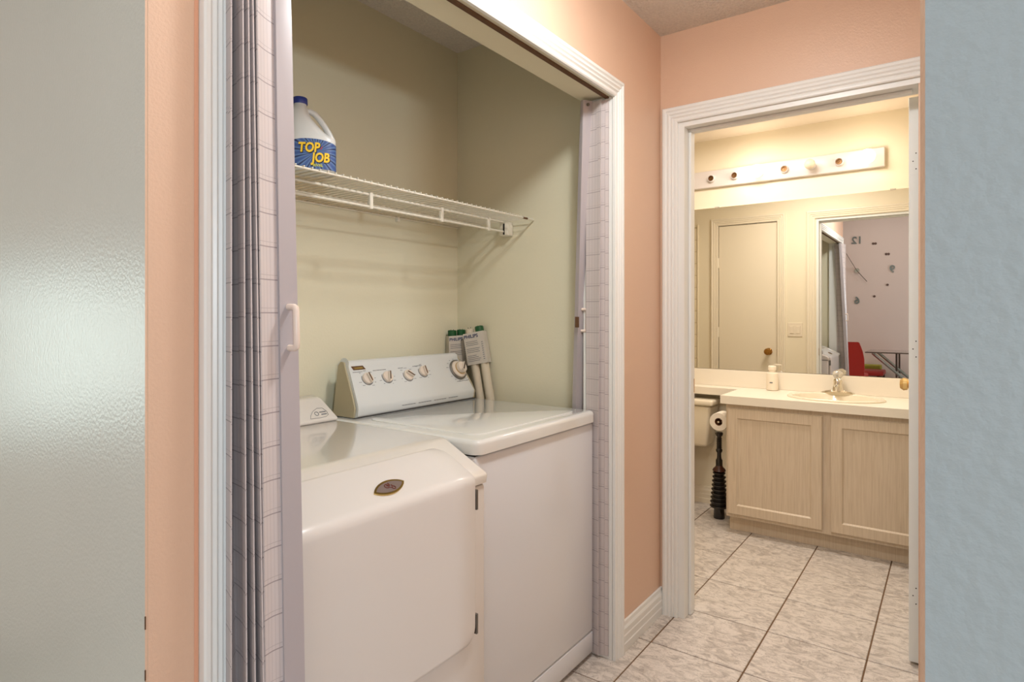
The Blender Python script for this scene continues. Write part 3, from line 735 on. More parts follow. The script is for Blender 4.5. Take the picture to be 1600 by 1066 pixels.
g = prism(almond(0.042, 0.0155), 'z', 0.003, 0.0036); bmesh.ops.transform(g, matrix=Mb, verts=g.verts); obj('badge_field', g, taupe, bdg)
em = bmesh.new()
for (cx, cy, r, a0, a1) in ((-0.006, 0.003, 0.006, 0, 300), (0.003, 0.001, 0.005, 90, 400), (0.008, -0.006, 0.0045, 150, 460), (-0.001, 0.007, 0.005, 200, 420)):
    merge(em, tube([Mb @ Vector((cx+r*math.cos(math.radians(a0+(a1-a0)*i/12)), cy+r*math.sin(math.radians(a0+(a1-a0)*i/12)), 0.0040)) for i in range(13)], 0.0012, 6))
obj('monogram', em, darkred, bdg)
# dryer console
KP = [(1.640, 0.9055), (1.636, 0.915), (1.690, 0.976), (1.700, 0.980), (1.737, 0.986), (1.737, 0.9055)]
kc = prism(KP, 'x', DX0+0.03, 1.288, taper=lambda p, va, vb: (setattr(vb.co, 'x', vb.co.x-0.03*max(0, (p[1]-0.915)/0.07)), setattr(va.co, 'x', va.co.x+0.03*max(0, (p[1]-0.915)/0.07))))
bmesh.ops.bevel(kc, geom=list(kc.edges), offset=0.004, segments=2, profile=0.5, affect='EDGES')
ko = obj('console', kc, bisque_top, dry, True)
KU = (Vector((0, 1.690, 0.976))-Vector((0, 1.636, 0.915))).normalized(); 
Mk = frameM(Vector((1.226, 1.636, 0.915))+KU*0.030, (1, 0, 0), KU)
g = bmesh.new()
merge(g, tube([Mk @ Vector((x, y, 0.0008)) for x, y in [(-0.040, -0.020), (-0.034, -0.008), (-0.02, 0.006), (0.0, 0.016), (0.02, 0.014), (0.030, 0.0), (0.030, -0.014), (0.02, -0.019), (0.0, -0.021)]], 0.0007, 5, closed=True))
merge(g, tube([Mk @ Vector((-0.010+0.007*math.cos(i*PI/8), -0.004+0.007*math.sin(i*PI/8), 0.0008)) for i in range(16)], 0.0011, 5, closed=True))
for (x0, x1, yy) in ((0.002, 0.026, 0.0), (0.006, 0.026, -0.009)):
    b2 = B(x0, yy-0.002, 0.0003, x1, yy+0.002, 0.001); bmesh.ops.transform(b2, matrix=Mk, verts=b2.verts); merge(g, b2)
obj('emblem', g, printgrey, ko, label='faint grey oval emblem')

# ------------------------------------------------------------------ wire shelf and jug
SZ = 1.643
sh = thing('wire_shelf', 'white wire shelf fixed across the closet above the machines', 'shelf', (1.3, 1.6, SZ))
SX0, SX1 = 0.532, 2.066
for y, z, r, nm in ((1.387, SZ-0.004, 0.0032, 'front_rail'), (1.514, SZ-0.006, 0.0042, 'middle_rail'), (1.514, SZ-0.045, 0.0042, 'hanging_rail'), (1.795, SZ-0.004, 0.0032, 'back_rail'), (1.655, SZ-0.005, 0.003, 'middle_rail')):
    x1 = SX1 if nm != 'hanging_rail' else SX1-0.02
    obj(nm, cyl(r, (SX0, y, z), (x1, y, z), 10), wirewhite, sh, True)
wb = cyl(0.0019, (0, 1.380, SZ), (0, 1.797, SZ), 6); bmesh.ops.translate(wb, verts=wb.verts, vec=(0, -1.6, -SZ))
wme = bpy.data.meshes.new('wire'); wb.to_mesh(wme); wb.free(); wme.materials.append(wirewhite)
nW = 60
for i in range(nW):
    o = bpy.data.objects.new('wire', wme); link(o); o.parent = sh; o.location = (SX0+0.012+i*0.0255-1.3, 0, 0)
for x in (0.99, 1.318, 1.652, 1.93):
    obj('rail_clip', B(x-0.007, 1.508, SZ-0.052, x+0.007, 1.520, SZ+0.001, bev=0.002), wirewhite, sh)
obj('side_bracket', B(2.030, 1.492, SZ-0.062, 2.069, 1.536, SZ-0.004, bev=0.005), wirewhite, sh, True)
obj('bracket_slot', B(2.0285, 1.507, SZ-0.058, 2.0315, 1.515, SZ-0.012), darkgap, sh)
obj('wall_clip', B(1.196, 1.784, SZ-0.022, 1.212, 1.799, SZ-0.002, bev=0.002), black, sh, label='dark wall clip')
obj('wall_clip', B(1.694, 1.784, SZ-0.020, 1.706, 1.799, SZ-0.002, bev=0.002), wirewhite, sh)
obj('end_cap', cyl(0.0042, (1.99, 1.387, SZ-0.004), (2.02, 1.387, SZ-0.004), 8), rust, sh, label='chipped rusty rail end')

# jug, local frame: x to the right as seen, -y towards the viewer
jd = Vector((0.619, 0.850)); jang = math.atan2(-jd.x, jd.y)  # local +y = away from viewer
jug = thing('bleach_jug', 'white plastic jug with blue cap and blue label, standing on the wire shelf', 'jug', (1.052, 1.452, SZ+0.0015), jang)
prof = [(0.0, -0.058, 0.058, 0.036), (0.003, -0.063, 0.063, 0.042), (0.010, -0.065, 0.065, 0.044), (0.084, -0.065, 0.065, 0.044), (0.094, -0.0645, 0.064, 0.044), (0.100, -0.0645, 0.054, 0.043), (0.112, -0.064, 0.036, 0.042), (0.130, -0.063, 0.018, 0.040), (0.150, -0.062, 0.001, 0.036), (0.166, -0.060, -0.007, 0.031), (0.178, -0.055, -0.010, 0.025), (0.185, -0.049, -0.012, 0.020), (0.189, -0.0475, -0.0135, 0.0175), (0.193, -0.0475, -0.0135, 0.017)]
def sup(a0, a1, b, n=32, e=0.62):
    cx = (a0+a1)/2; a = (a1-a0)/2; r = []
    for i in range(n):
        t = 2*PI*i/n; c, s = math.cos(t), math.sin(t)
        r.append((cx+a*math.copysign(abs(c)**e, c), b*math.copysign(abs(s)**e, s)))
    return r
bm = bmesh.new(); rings = []
for k, (z, a0, a1, b) in enumerate(prof):
    e = 0.62 if z < 0.1 else (0.62+(z-0.1)/0.09*0.38)
    rings.append([bm.verts.new((x, y, z)) for x, y in sup(a0, a1, b, e=min(1, e))])
for r0, r1 in zip(rings, rings[1:]):
    for i in range(32): bm.faces.new((r0[i], r0[(i+1) % 32], r1[(i+1) % 32], r1[i]))
bm.faces.new(rings[0]); bm.faces.new(rings[-1])
obj('body', bm, jugwhite, jug, True, local=True)
obj('cap', lathe([(0, 0.191), (0.0195, 0.191), (0.020, 0.193), (0.0195, 0.207), (0.018, 0.209), (0, 0.209)], 28, T(-0.0305, 0, 0)), capblue, jug, True, local=True, label='blue screw cap')
hp = [(-0.016, 0, 0.172), (-0.004, 0, 0.174), (0.008, 0, 0.168), (0.020, 0, 0.155), (0.034, 0, 0.136), (0.046, 0, 0.116), (0.054, 0, 0.100), (0.055, 0, 0.088)]
obj('handle', tube(hp, 0.0085, 12), jugwhite, jug, True, local=True)
lab = bmesh.new(); rows = []
for z in [0.006+0.082*i/8 for i in range(9)]:
    pts = [p for p in sup(-0.0655, 0.0655, 0.0446, n=96)]
    sel = [pts[i % 96] for i in range(48, 97)]  # the -y half
    zz = z
    rows.append([lab.verts.new((x, y, z-(0.010*abs((x-0.0)/0.065)**2 if z > 0.08 else 0))) for x, y in sel])
for r0, r1 in zip(rows, rows[1:]):
    for i in range(len(r0)-1): lab.faces.new((r0[i], r0[i+1], r1[i+1], r1[i]))
lo = obj('label', lab, raylabel, jug, True, local=True, label='blue ray burst label')
def jy(x):  # front surface y of label at x
    u = min(0.999, abs(x/0.0655)); return -0.0446*(max(0, 1-u**(2/0.62)))**0.31
def on_jug(bm, cx, cz, off):
    for v in bm.verts:
        x = cx+v.co.x; z = cz+v.co.y; d = v.co.z; v.co = Vector((x, jy(x)-off-d, z))
def jtext(s, size, cx, cz, m, off, bold, shear=0.15, sx=0.8):
    b = text_bm(s, size, 0.0002, bold, shear=shear)
    bmesh.ops.transform(b, matrix=Matrix.Diagonal((sx, 1.0, 1, 1)) @ Matrix.Rotation(math.radians(2), 4, 'Z'), verts=b.verts)
    on_jug(b, cx, cz, off); return obj('lettering', b, m, lo, local=True)
for s, sz, cx, cz in (('TOP', 0.036, -0.008, 0.062), ('JOB', 0.035, 0.023, 0.036)):
    jtext(s, sz, cx+0.001, cz-0.0012, black, 0.0003, 0.0026); jtext(s, sz, cx, cz, yellow, 0.0012, 0.0012)
jtext('RIVAL', 0.010, 0.016, 0.0155, limeyellow, 0.0006, 0.0003, sx=1.0)
b = prism([(-0.002, 0), (0.006, 0.010), (0.001, -0.002)], 'z', 0, 0.0004); on_jug(b, 0.024, 0.061, 0.0005); obj('red_flash', b, redprint, lo, local=True)

# ------------------------------------------------------------------ fluorescent tubes in card sleeves
def tube_pack(label, base, lean, L, cw, axis_x, caps):
    """base: foot centre; lean: top offset vector; axis_x: unit vector across the pack"""
    t = thing('fluorescent_tube_pack', label, 'light tubes', base)
    base = Vector(base); ax = Vector(axis_x).normalized(); d = Vector(lean).normalized()
    for k, s in enumerate((-1, 1)):
        p0 = base + ax*s*cw/4 + Vector((0, 0, 0.006)); p1 = p0 + d*L
        obj('tube', cyl(0.0185, p0+d*0.012, p1-d*0.012, 18), tubeglass, t, True)
        obj('end_cap', cyl(0.0190, p1-d*0.035, p1-d*(0.004 if caps[k] else 0.02), 18, 0.003), greencap if caps[k] else tubeglass, t, True, label='green end cap' if caps[k] else None)
        for q in (-1, 1): obj('pin', cyl(0.0015, p1-d*0.006+ax*q*0.006, p1-d*0.001+ax*q*0.006, 6), steel, t)
    n = ax.cross(d).normalized()
    if n.dot(Vector((-0.7, -0.7, 0))) < 0: n = -n
    # sleeve (hollow card)
    c1 = base + d*(L-0.022); c0 = base + d*(L-0.158)
    th = 0.0205; hw = cw/2
    def ring(c, k): return [c+ax*(-hw-k)+n*(th+k), c+ax*(hw+k)+n*(th+k), c+ax*(hw+k)-n*(th+k), c+ax*(-hw-k)-n*(th+k)]
    bm = bmesh.new(); R = [[bm.verts.new(v) for v in ring(c, k)] for c, k in ((c0, 0), (c0, 0.001), (c1, 0.001), (c1, 0))]
    for a, b in zip(R, R[1:]+R[:1]):
        for i in range(4): bm.faces.new((a[i], a[(i+1) % 4], b[(i+1) % 4], b[i]))
    sl = obj('card_sleeve', bm, cardm, t, label='printed card sleeve')
    # face frame for print
    # x axis: text reads left to right for the viewer
    xa = ax if (ax.dot(Vector((0.5864, -0.81, 0))) > 0) else -ax
    o = (c0+c1)/2 + n*(th+0.0014)
    M = frameM(o, xa, d)
    if (M.to_3x3() @ Vector((0, 0, 1))).dot(n) < 0: print('flip')
    tx = text_bm('PHILIPS', cw*0.225, 0.0002, 0.0005); bmesh.ops.transform(tx, matrix=M @ T(-cw*0.13, 0.052, 0), verts=tx.verts); obj('lettering', tx, navy, sl)
    pr = bmesh.new(); r2 = random.Random(5)
    for row in range(12):
        y = 0.030-row*0.0075
        if row in (3, 7): continue
        w_ = r2.uniform(0.45, 0.68)*cw
        g = B(-0.44*cw, y-0.0011, 0, -0.44*cw+w_, y+0.0011, 0.0003); bmesh.ops.transform(g, matrix=M, verts=g.verts); merge(pr, g)
    for row in range(9):
        g = B(0.34*cw, 0.02-row*0.009, 0, 0.42*cw, 0.023-row*0.009, 0.0003); bmesh.ops.transform(g, matrix=M, verts=g.verts); merge(pr, g)
    o2 = obj('printed_lines', pr, printgrey, sl); o2['kind'] = 'stuff'
    return t
tube_pack('pair of fluorescent tubes in a card sleeve behind the washer console', (2.020, 1.756, 0.0), (-0.006, 0.0, 1.17), 1.185, 0.082, (0.85, -0.5, 0.06), (True, True))
tube_pack('pair of fluorescent tubes in a card sleeve leaning between washer and closet side wall', (2.030, 1.43, 0.0), (0.000, 0.235, 1.165), 1.222, 0.090, (0.3, -0.95, 0.19), (False, True))

# ------------------------------------------------------------------ bathroom: vanity
van = thing('vanity_cabinet', 'whitewashed oak vanity cabinet with two panelled doors', 'cabinet', (3.82, 0.53, 0.0))
bm = bmesh.new()
bx(bm, 3.59, 0.004, 0.092, 3.61, 1.066, 0.739); bx(bm, 3.61, 1.048, 0.092, 4.055, 1.066, 0.739); bx(bm, 3.61, 0.004, 0.092, 4.055, 0.022, 0.739); bx(bm, 3.61, 0.022, 0.092, 4.055, 1.048, 0.110); bx(bm, 4.045, 0.022, 0.11, 4.055, 1.048, 0.739)
obj('body', bm, oak, van)
obj('toe_kick', B(3.648, 0.004, 0.0, 4.05, 1.062, 0.092), oak, van)
def panel_door(y0, y1, z0, z1):
    fr = 0.052; xo, xi = 3.570, 3.5895
    bm = bmesh.new()
    # frame with a bevelled inner edge
    out = [(y0, z0), (y1, z0), (y1, z1), (y0, z1)]; inn = [(y0+fr, z0+fr), (y1-fr, z0+fr), (y1-fr, z1-fr), (y0+fr, z1-fr)]
    inn2 = [(y0+fr+0.009, z0+fr+0.009), (y1-fr-0.009, z0+fr+0.009), (y1-fr-0.009, z1-fr-0.009), (y0+fr+0.009, z1-fr-0.009)]
    oc = [(y0+0.004, z0+0.004), (y1-0.004, z0+0.004), (y1-0.004, z1-0.004), (y0+0.004, z1-0.004)]
    R = [[bm.verts.new((x, y, z)) for y, z in q] for q, x in ((out, xi), (out, xo+0.004), (oc, xo), (inn, xo), (inn2, xo+0.010))]
    for a, b in zip(R, R[1:]):
        for i in range(4): bm.faces.new((a[i], a[(i+1) % 4], b[(i+1) % 4], b[i]))
    bm.faces.new(R[0])
    d = obj('door', bm, oak, van)
    obj('panel', B(xo+0.0085, y0+fr+0.002, z0+fr+0.002, xo+0.012, y1-fr-0.002, z1-fr-0.002), oak, d)
panel_door(0.563, 1.055, 0.112, 0.716); panel_door(0.032, 0.522, 0.112, 0.716)

# counter with oval sink hole
ct = thing('countertop', 'cream white laminate countertop with backsplash and narrow shelf over the toilet', 'countertop', (3.82, 0.6, 0.74))
bm = bmesh.new()
outer = [(3.560, 0.003), (3.560, 1.092), (3.915, 1.092), (3.915, 2.645), (4.057, 2.645), (4.057, 0.003)]
ov = bmesh.new
SCX, SCY, SA, SB = 3.805, 0.535, 0.185, 0.245
def loop(pts, z):
    vs = [bm.verts.new((x, y, z)) for x, y in pts]; return [bm.edges.new((vs[i], vs[(i+1) % len(vs)])) for i in range(len(vs))], vs
inner = [(SCX+SA*0.9*math.cos(2*PI*i/40), SCY+SB*0.92*math.sin(2*PI*i/40)) for i in range(40)]
for z in (0.742, 0.788):
    e1, v1 = loop(outer, z); e2, v2 = loop(inner, z)
    bmesh.ops.triangle_fill(bm, use_beauty=True, edges=e1+e2)
    if z > 0.75:
        for va, vb in ((p1, v1), (p2, v2)):
            for i in range(len(va)): bm.faces.new((va[i], va[(i+1) % len(va)], vb[(i+1) % len(va)], vb[i]))
    p1, p2 = v1, v2
obj('slab', bm, laminate, ct)
obj('backsplash', B(4.040, 0.003, 0.788, 4.058, 2.645, 0.895, bev=0.002), laminate, ct)
sk = thing('sink', 'oval cream drop-in sink in front of the faucet', 'sink', (SCX, SCY, 0.788))
bm = bmesh.new()
merge(bm, lathe([(1.0, 0.0005), (1.0, 0.006), (0.975, 0.010), (0.93, 0.011), (0.88, 0.006), (0.84, -0.012), (0.78, -0.06), (0.62, -0.105), (0.35, -0.125), (0.10, -0.130), (0.10, -0.134), (0.36, -0.131), (0.65, -0.111), (0.82, -0.062), (0.87, -0.014), (0.885, 0.0005), (1.0, 0.0005)], 48))
for v in bm.verts: v.co = Vector((SCX+v.co.x*SA, SCY+v.co.y*SB, 0.788+v.co.z))
bmesh.ops.remove_doubles(bm, verts=bm.verts, dist=0.00001)
obj('basin', bm, porcelain, sk, True)
obj('drain', lathe([(0, -0.132), (0.021, -0.132), (0.021, -0.127), (0, -0.128)], 20, T(SCX, SCY, 0.788)), chrome, sk, True)

fc = thing('faucet', 'chrome faucet with a round clear knob behind the sink', 'faucet', (3.985, 0.545, 0.789))
fx, fy, fz = 3.985, 0.545, 0.789
bm = bmesh.new()
secs = [(-0.088, 0.018, 0.012), (-0.080, 0.022, 0.016), (-0.03, 0.027, 0.028), (0.0, 0.028, 0.031), (0.03, 0.027, 0.028), (0.080, 0.022, 0.016), (0.088, 0.018, 0.012)]
rings = []
for yy, hw, hh in secs:
    rings.append([bm.verts.new((fx+hw*c, fy+yy, fz+z)) for c, z in ((-1, 0), (-1, hh*0.6), (-0.6, hh), (0.6, hh), (1, hh*0.6), (1, 0))])
for a, b in zip(rings, rings[1:]):
    for i in range(6): bm.faces.new((a[i], a[(i+1) % 6], b[(i+1) % 6], b[i]))
bm.faces.new(rings[0]); bm.faces.new(rings[-1])
obj('base_plate', bm, chrome, fc, True)
obj('body', lathe([(0, 0), (0.030, 0), (0.027, 0.02), (0.024, 0.045), (0.025, 0.058), (0.020, 0.068), (0.012, 0.072), (0, 0.072)], 24, T(fx, fy, fz+0.022)), chrome, fc, True)
obj('spout', tube([(fx, fy, fz+0.045), (fx-0.03, fy, fz+0.056), (fx-0.07, fy, fz+0.056), (fx-0.105, fy, fz+0.045), (fx-0.112, fy, fz+0.030)], 0.012, 14, sq=0.85), chrome, fc, True)
kb = bmesh.new()
merge(kb, lathe([(0, 0), (0.012, 0), (0.020, 0.006), (0.0275, 0.018), (0.029, 0.028), (0.025, 0.038), (0.013, 0.044), (0, 0.045)], 16, T(fx, fy, fz+0.094)))
obj('knob', kb, acrylic, fc, label='clear faceted knob')
obj('knob_cap', lathe([(0, 0), (0.010, 0), (0.010, 0.004), (0, 0.005)], 14, T(fx, fy, fz+0.139)), chrome, fc)

lb = thing('lotion_bottle', 'white pump bottle standing on the counter left of the faucet', 'bottle', (3.985, 0.905, 0.788))
def LT(p, m, nm, **k): return obj(nm, lathe(p, 24, T(3.985, 0.905, 0.789)), m, lb, True, **k)
LT([(0, 0), (0.030, 0), (0.034, 0.004), (0.034, 0.090), (0.031, 0.104), (0.022, 0.110), (0, 0.110)], plate, 'body')
LT([(0, 0.110), (0.020, 0.110), (0.020, 0.124), (0.024, 0.126), (0.024, 0.146), (0.020, 0.151), (0, 0.151)], plate, 'cap')
obj('faded_print', B(3.985-0.0353, 0.895, 0.835, 3.985-0.0337, 0.912, 0.842), printgrey, lb)
mi = obj('mirror', B(4.052, 0.004, 0.898, 4.0585, 1.60, 1.962), mirror_m); tag(mi, 'wide frameless wall mirror above the vanity', 'mirror')
mi.location = (0, 0, 0)
cl = obj('mirror_clip', B(4.0465, 0.262, 1.9585, 4.0583, 0.290, 1.967, bev=0.001), acrylic, mi)
cl2 = obj('mirror_clip', B(4.0465, 1.25, 1.9585, 4.0583, 1.278, 1.967, bev=0.001), acrylic, mi)

vl = thing('vanity_light', 'long white light bar with eight bulb sockets above the mirror, two bulbs lit', 'light fixture', (4.05, 0.92, 2.15))
obj('back_plate', B(4.030, 0.314, 2.094, 4.059, 1.534, 2.206, bev=0.006, seg=3), barwhite, vl, True)
lit = (0, 4); off = (2,)
for k in range(8):
    y = 0.394+0.1495*k; z = 2.15
    M = axisM((4.031, y, z), (-1, 0, 0))
    s = obj('socket', lathe([(0.0, 0.0), (0.025, 0.0), (0.024, 0.014), (0.022, 0.024), (0.019, 0.025), (0.018, 0.010), (0, 0.009)], 24, M), barwhite, vl, True)
    if k in lit or k in off:
        r = 0.040 if k in lit else 0.030
        prf = [(0, 0.012), (0.013, 0.012), (0.014, 0.03)]
        c = 0.026+r*0.95
        for i in range(3, 15):
            a = -PI/2 + PI*i/14; prf.append((r*math.cos(a), c+r*math.sin(a)))
        prf = [p for p in prf[:3]] + [p for p in prf[3:] if p[1] > 0.031] 
        prf[-1] = (0, prf[-1][1])
        b = obj('bulb', lathe(prf, 24, M), bulb_on if k in lit else bulb_off, vl, True, label='lit globe bulb' if k in lit else 'unlit globe bulb')
    else:
        obj('socket_contact', lathe([(0, 0.0095), (0.017, 0.0095), (0.0165, 0.021), (0.0135, 0.021), (0.013, 0.013), (0.004, 0.0125), (0.003, 0.016), (0, 0.0162)], 20, M), socketbrown, s, True)

# toilet
to = thing('toilet', 'cream toilet with its tank under the narrow counter shelf', 'toilet', (3.75, 1.475, 0.0))
tx0, tx1 = 3.862, 4.040
bm = B(tx0, 1.245, 0.405, tx1, 1.795, 0.672)
for v in bm.verts:
    if v.co.z < 0.5:
        v.co.x = tx0+0.022 if v.co.x < 3.95 else tx1; v.co.y += 0.030*(1 if v.co.y < 1.4 else -1)
bmesh.ops.bevel(bm, geom=list(bm.edges), offset=0.022, segments=4, profile=0.5, affect='EDGES')
obj('tank', bm, porcelain, to, True)
obj('tank_lid', B(tx0-0.014, 1.228, 0.674, tx1+0.005, 1.812, 0.712, bev=0.013, seg=3), porcelain, to, True)
obj('flush_lever', tube([(tx0, 1.74, 0.63), (tx0-0.02, 1.74, 0.63), (tx0-0.022, 1.70, 0.627), (tx0-0.022, 1.67, 0.625)], 0.006, 10), chrome, to, True)
bm = bmesh.new(); rings = []
for z, cx, a, b in ((0.0, 3.70, 0.20, 0.10), (0.03, 3.70, 0.19, 0.095), (0.12, 3.70, 0.15, 0.085), (0.22, 3.67, 0.19, 0.12), (0.32, 3.64, 0.225, 0.165), (0.38, 3.63, 0.235, 0.18), (0.395, 3.63, 0.235, 0.18)):
    rings.append([bm.verts.new((cx+a*math.cos(2*PI*i/32), 1.55+b*math.sin(2*PI*i/32), z)) for i in range(32)])
for a, b in zip(rings, rings[1:]):
    for i in range(32): bm.faces.new((a[i], a[(i+1) % 32], b[(i+1) % 32], b[i]))
bm.faces.new(rings[0]); bm.faces.new(rings[-1]); bx(bm, 3.80, 1.42, 0.20, 4.0, 1.68, 0.404, bev=0.02)
obj('bowl', bm, porcelain, to, True)
obj('seat_lid', lathe([(0, 0.396), (0.98, 0.396), (1.0, 0.405), (1.0, 0.425), (0.97, 0.433), (0, 0.436)], 32, T(3.63, 1.55, 0), sx=0.236, sy=0.183), porcelain, to, True)

# toilet roll on the vanity side
ro = thing('toilet_roll', 'white toilet roll hanging on the side of the vanity cabinet', 'toilet roll', (3.70, 1.128, 0.617))
ry, rz = 1.131, 0.617
bm = bmesh.new(); L0, L1 = 3.655, 3.760
merge(bm, lathe([(0.023, 0), (0.052, 0), (0.0535, 0.002), (0.0535, 0.103), (0.052, 0.105), (0.023, 0.105), (0.023, 0)], 36, axisM((L0, ry, rz), (1, 0, 0))))
bmesh.ops.remove_doubles(bm, verts=bm.verts, dist=1e-5)
obj('paper', bm, paper, ro, True)
bm = lathe([(0.0215, 0), (0.0228, 0), (0.0228, 0.103), (0.0215, 0.103), (0.0215, 0)], 24, axisM((L0+0.001, ry, rz), (1, 0, 0))); obj('core', bm, cardboard, ro, True)
bm = cyl(0.006, (L0-0.004, ry, rz), (L1+0.02, ry, rz), 10); merge(bm, tube([(L1+0.02, ry, rz), (L1+0.024, ry-0.03, rz), (L1+0.024, 1.067, rz)], 0.006, 8)); obj('holder', bm, chrome, ro, True)

# plunger
pl = thing('toilet_plunger', 'black accordion plunger standing on the floor beside the vanity', 'plunger', (3.80, 1.172, 0.0))
def PLp(p, nm, m=plungerblack, **k): return obj(nm, lathe(p, 28, T(3.80, 1.172, 0)), m, pl, True, **k)
PLp([(0, 0), (0.033, 0), (0.034, 0.004), (0.031, 0.05), (0.031, 0.068), (0, 0.068)], 'spout')
bp = [(0, 0.062), (0.036, 0.062)]
z = 0.064; nR = 9
for i in range(nR):
    R = 0.056 - 0.0022*i
    bp += [(R-0.004, z+0.004), (R, z+0.010), (R, z+0.013), (R-0.006, z+0.018), (R-0.013, z+0.0215), (R-0.013, z+0.024)]; z += 0.0255
bp += [(0.034, z+0.004), (0.024, z+0.016), (0.018, z+0.03), (0, z+0.03)]
PLp(bp, 'bellows')
PLp([(0.0, z-0.001), (0.040, z-0.001), (0.036, z+0.010), (0.023, z+0.022), (0.020, z+0.030), (0, z+0.03)], 'shoulder', plungerbrown, label='brown shoulder')
hz = z+0.024; hp = [(0, hz), (0.018, hz), (0.020, hz+0.01), (0.020, hz+0.04), (0.015, hz+0.048), (0.013, hz+0.06), (0.013, hz+0.085), (0.018, hz+0.092), (0.020, hz+0.102), (0.015, hz+0.112)]
zz = hz+0.112
while zz < 0.490: hp += [(0.0135, zz+0.002), (0.0170, zz+0.005), (0.0170, zz+0.008), (0.0135, zz+0.011)]; zz += 0.011
hp += [(0.013, 0.500), (0.022, 0.514), (0.024, 0.522), (0.018, 0.530), (0, 0.532)]
PLp(hp, 'handle')

# ------------------------------------------------------------------ room behind the camera (seen in the mirror)
def clock():
    t = thing('wall_clock', 'frameless wall clock of separate silver numerals and dots, seen in the mirror', 'clock', (-2.4985, 1.19, 1.933))
    X, Y, Z = -2.4985, 1.19, 1.933
    R = 0.457
    for k in range(12):
        a = math.radians(90-30*k); y = Y+R*math.cos(a); z = Z+R*math.sin(a)
        if k % 3 == 0:
            s = {0: '12', 3: '3', 6: '6', 9: '9'}[k]
            b = text_bm(s, 0.15, 0.004, 0.003); bmesh.ops.transform(b, matrix=frameM((X+0.006, y, z), (0, 1, 0), (0, 0, 1)), verts=b.verts)
            obj('numeral', b, clocksilver, t)
        else:
            n = 2 if k in (10, 11, 1, 2) else 1
            for q in range(n):
                yy = y+(q-(n-1)/2)*0.03; obj('dot', lathe([(0, 0), (0.017, 0), (0.017, 0.006), (0.012, 0.009), (0, 0.009)], 16, axisM((X, yy, z), (1, 0, 0))), clockdark, t)
    obj('hub', lathe([(0, 0), (0.035, 0), (0.038, 0.02), (0.030, 0.035), (0, 0.036)], 24, axisM((X, Y, Z), (1, 0, 0))), chrome, t, True)
    for ang, L, w_ in ((62, 0.30, 0.006), (-128, 0.22, 0.008)):
        a = math.radians(ang); obj('hand', tube([(X+0.038, Y, Z), (X+0.038, Y+L*math.cos(a), Z+L*math.sin(a))], w_*0.6, 6), darkmetal, t)
clock()
def chair(label, loc, rot):
    t = thing('dining_chair', label, 'chair', loc, rot, 'red dining chairs around the glass table')
    # back towards -x local... seat faces +x local
    obj('seat', B(-0.20, -0.21, 0.40, 0.24, 0.21, 0.47, bev=0.02, seg=3), redchair, t, True, local=True)
    bm = bmesh.new(); rings = []
    for z, x, hw in ((0.42, -0.20, 0.205), (0.55, -0.215, 0.21), (0.68, -0.235, 0.21), (0.78, -0.255, 0.195), (0.85, -0.275, 0.175), (0.905, -0.29, 0.155)):
        rings.append([bm.verts.new((x+dx, s*hw, z)) for s, dx in ((-1, 0.0), (1, 0.0), (1, -0.045), (-1, -0.045))])
    for a, b in zip(rings, rings[1:]):
        for i in range(4): bm.faces.new((a[i], a[(i+1) % 4], b[(i+1) % 4], b[i]))
    bm.faces.new(rings[0]); bm.faces.new(rings[-1])
    bmesh.ops.bevel(bm, geom=[e for e in bm.edges if len(e.link_faces) == 2], offset=0.006, segments=2, affect='EDGES')
    obj('backrest', bm, redchair, t, True, local=True)
    for sx, sy in ((-0.19, -0.19), (-0.19, 0.19), (0.21, -0.19), (0.21, 0.19)):
        obj('leg', B(sx-0.018, sy-0.018, 0.0, sx+0.018, sy+0.018, 0.41, bev=0.003), darkmetal, t, local=True)
    return t
c1 = chair('red leather dining chair nearest the closet, back to the hall, seen in the mirror', (-1.22, 1.145, 0), PI)
c2_ = chair('red leather dining chair beyond the glass table, seen in the mirror', (-1.99, 1.03, 0), -PI/2)
tb_ = thing('dining_table', 'glass topped dining table on crossed silver metal legs, seen in the mirror', 'table', (-1.75, 0.45, 0.0))
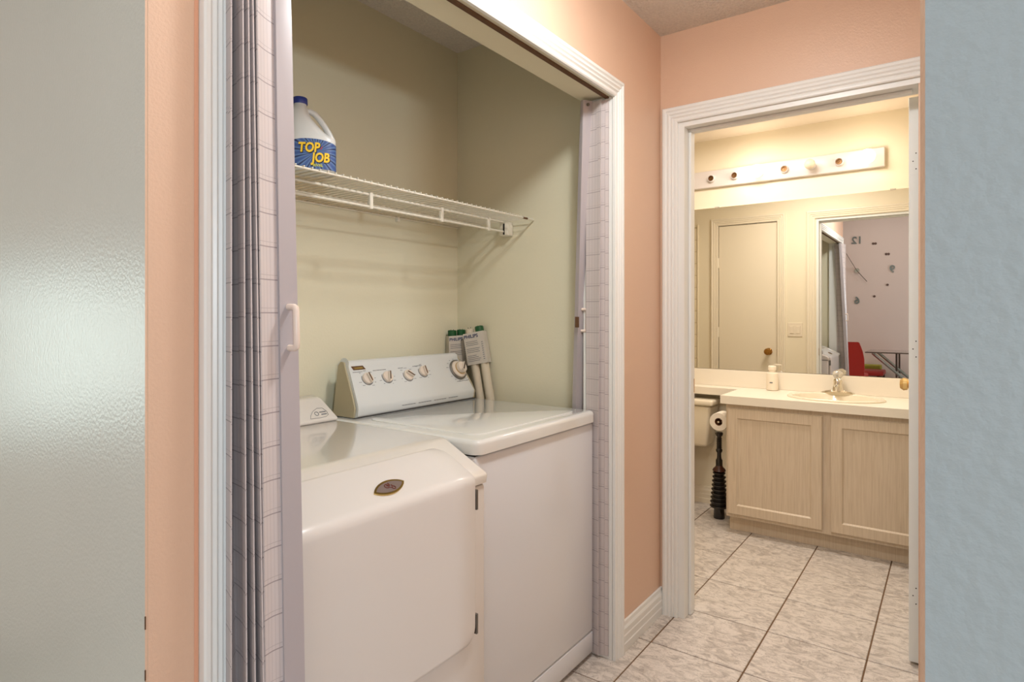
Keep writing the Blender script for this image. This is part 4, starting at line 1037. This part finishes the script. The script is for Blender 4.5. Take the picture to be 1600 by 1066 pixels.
obj('tabletop', B(-2.15, -0.30, 0.740, -1.50, 0.98, 0.752, bev=0.003), glassm, tb_)
bm = bmesh.new(); 
pts = [(-2.15, -0.30), (-1.50, -0.30), (-1.50, 0.98), (-2.15, 0.98)]
merge(bm, tube([(x, y, 0.744) for x, y in pts], 0.008, 6, closed=True)); obj('rim', bm, darkmetal, tb_, label='dark metal rim')
for x in (-1.56, -2.09):
    obj('leg', tube([(x, 0.90, 0.736), (x, 0.12, 0.02)], 0.020, 8), silverm, tb_, label='slanting silver leg')
    obj('leg', tube([(x+0.02, -0.20, 0.736), (x+0.02, 0.58, 0.02)], 0.020, 8), limecush if x > -1.6 else silverm, tb_)
    obj('leg', tube([(x, 0.62, 0.736), (x, 0.62, 0.02)], 0.012, 8), darkmetal, tb_, label='dark upright leg')
cu = obj('seat_cushion', B(-2.44, 0.70, 0.475, -2.20, 1.10, 0.535, bev=0.02, seg=3), limecush)
bpy.data.objects.remove(cu)
bn = thing('bench', 'low bench with an olive yellow cushion against the clock wall, seen in the mirror', 'bench', (-2.33, 1.30, 0.0))
obj('cushion', B(-2.47, 0.86, 0.44, -2.24, 1.75, 0.52, bev=0.02, seg=3), limecush, bn, True)
obj('seat', B(-2.48, 0.85, 0.40, -2.23, 1.76, 0.44), darkmetal, bn)
for sy in (0.89, 1.72): obj('leg', B(-2.46, sy-0.02, 0, -2.25, sy+0.02, 0.40), darkmetal, bn)
hl = thing('hall_fill_canopy', 'unseen canopy added for the hall fill light above the washer side of the hall, out of frame', 'lamp', (1.30, 0.5, ZC))  # fixture added to go with the hall fill light
obj('canopy', lathe([(0, 0), (0.11, 0), (0.11, -0.012), (0.05, -0.022), (0, -0.022)], 28, T(1.30, 0.5, ZC)), brass, hl, True)
# canopy added over the bounced flash light, just above and outside the frame
cl_ = thing('flash_canopy', 'small unseen canopy added at the bounced flash light in front of the hall', 'lamp', (0.23, 0.5, ZC))
obj('canopy', lathe([(0, 0), (0.07, 0), (0.07, -0.012), (0.03, -0.02), (0, -0.02)], 24, T(0.23, 0.5, ZC)), brass, cl_, True)
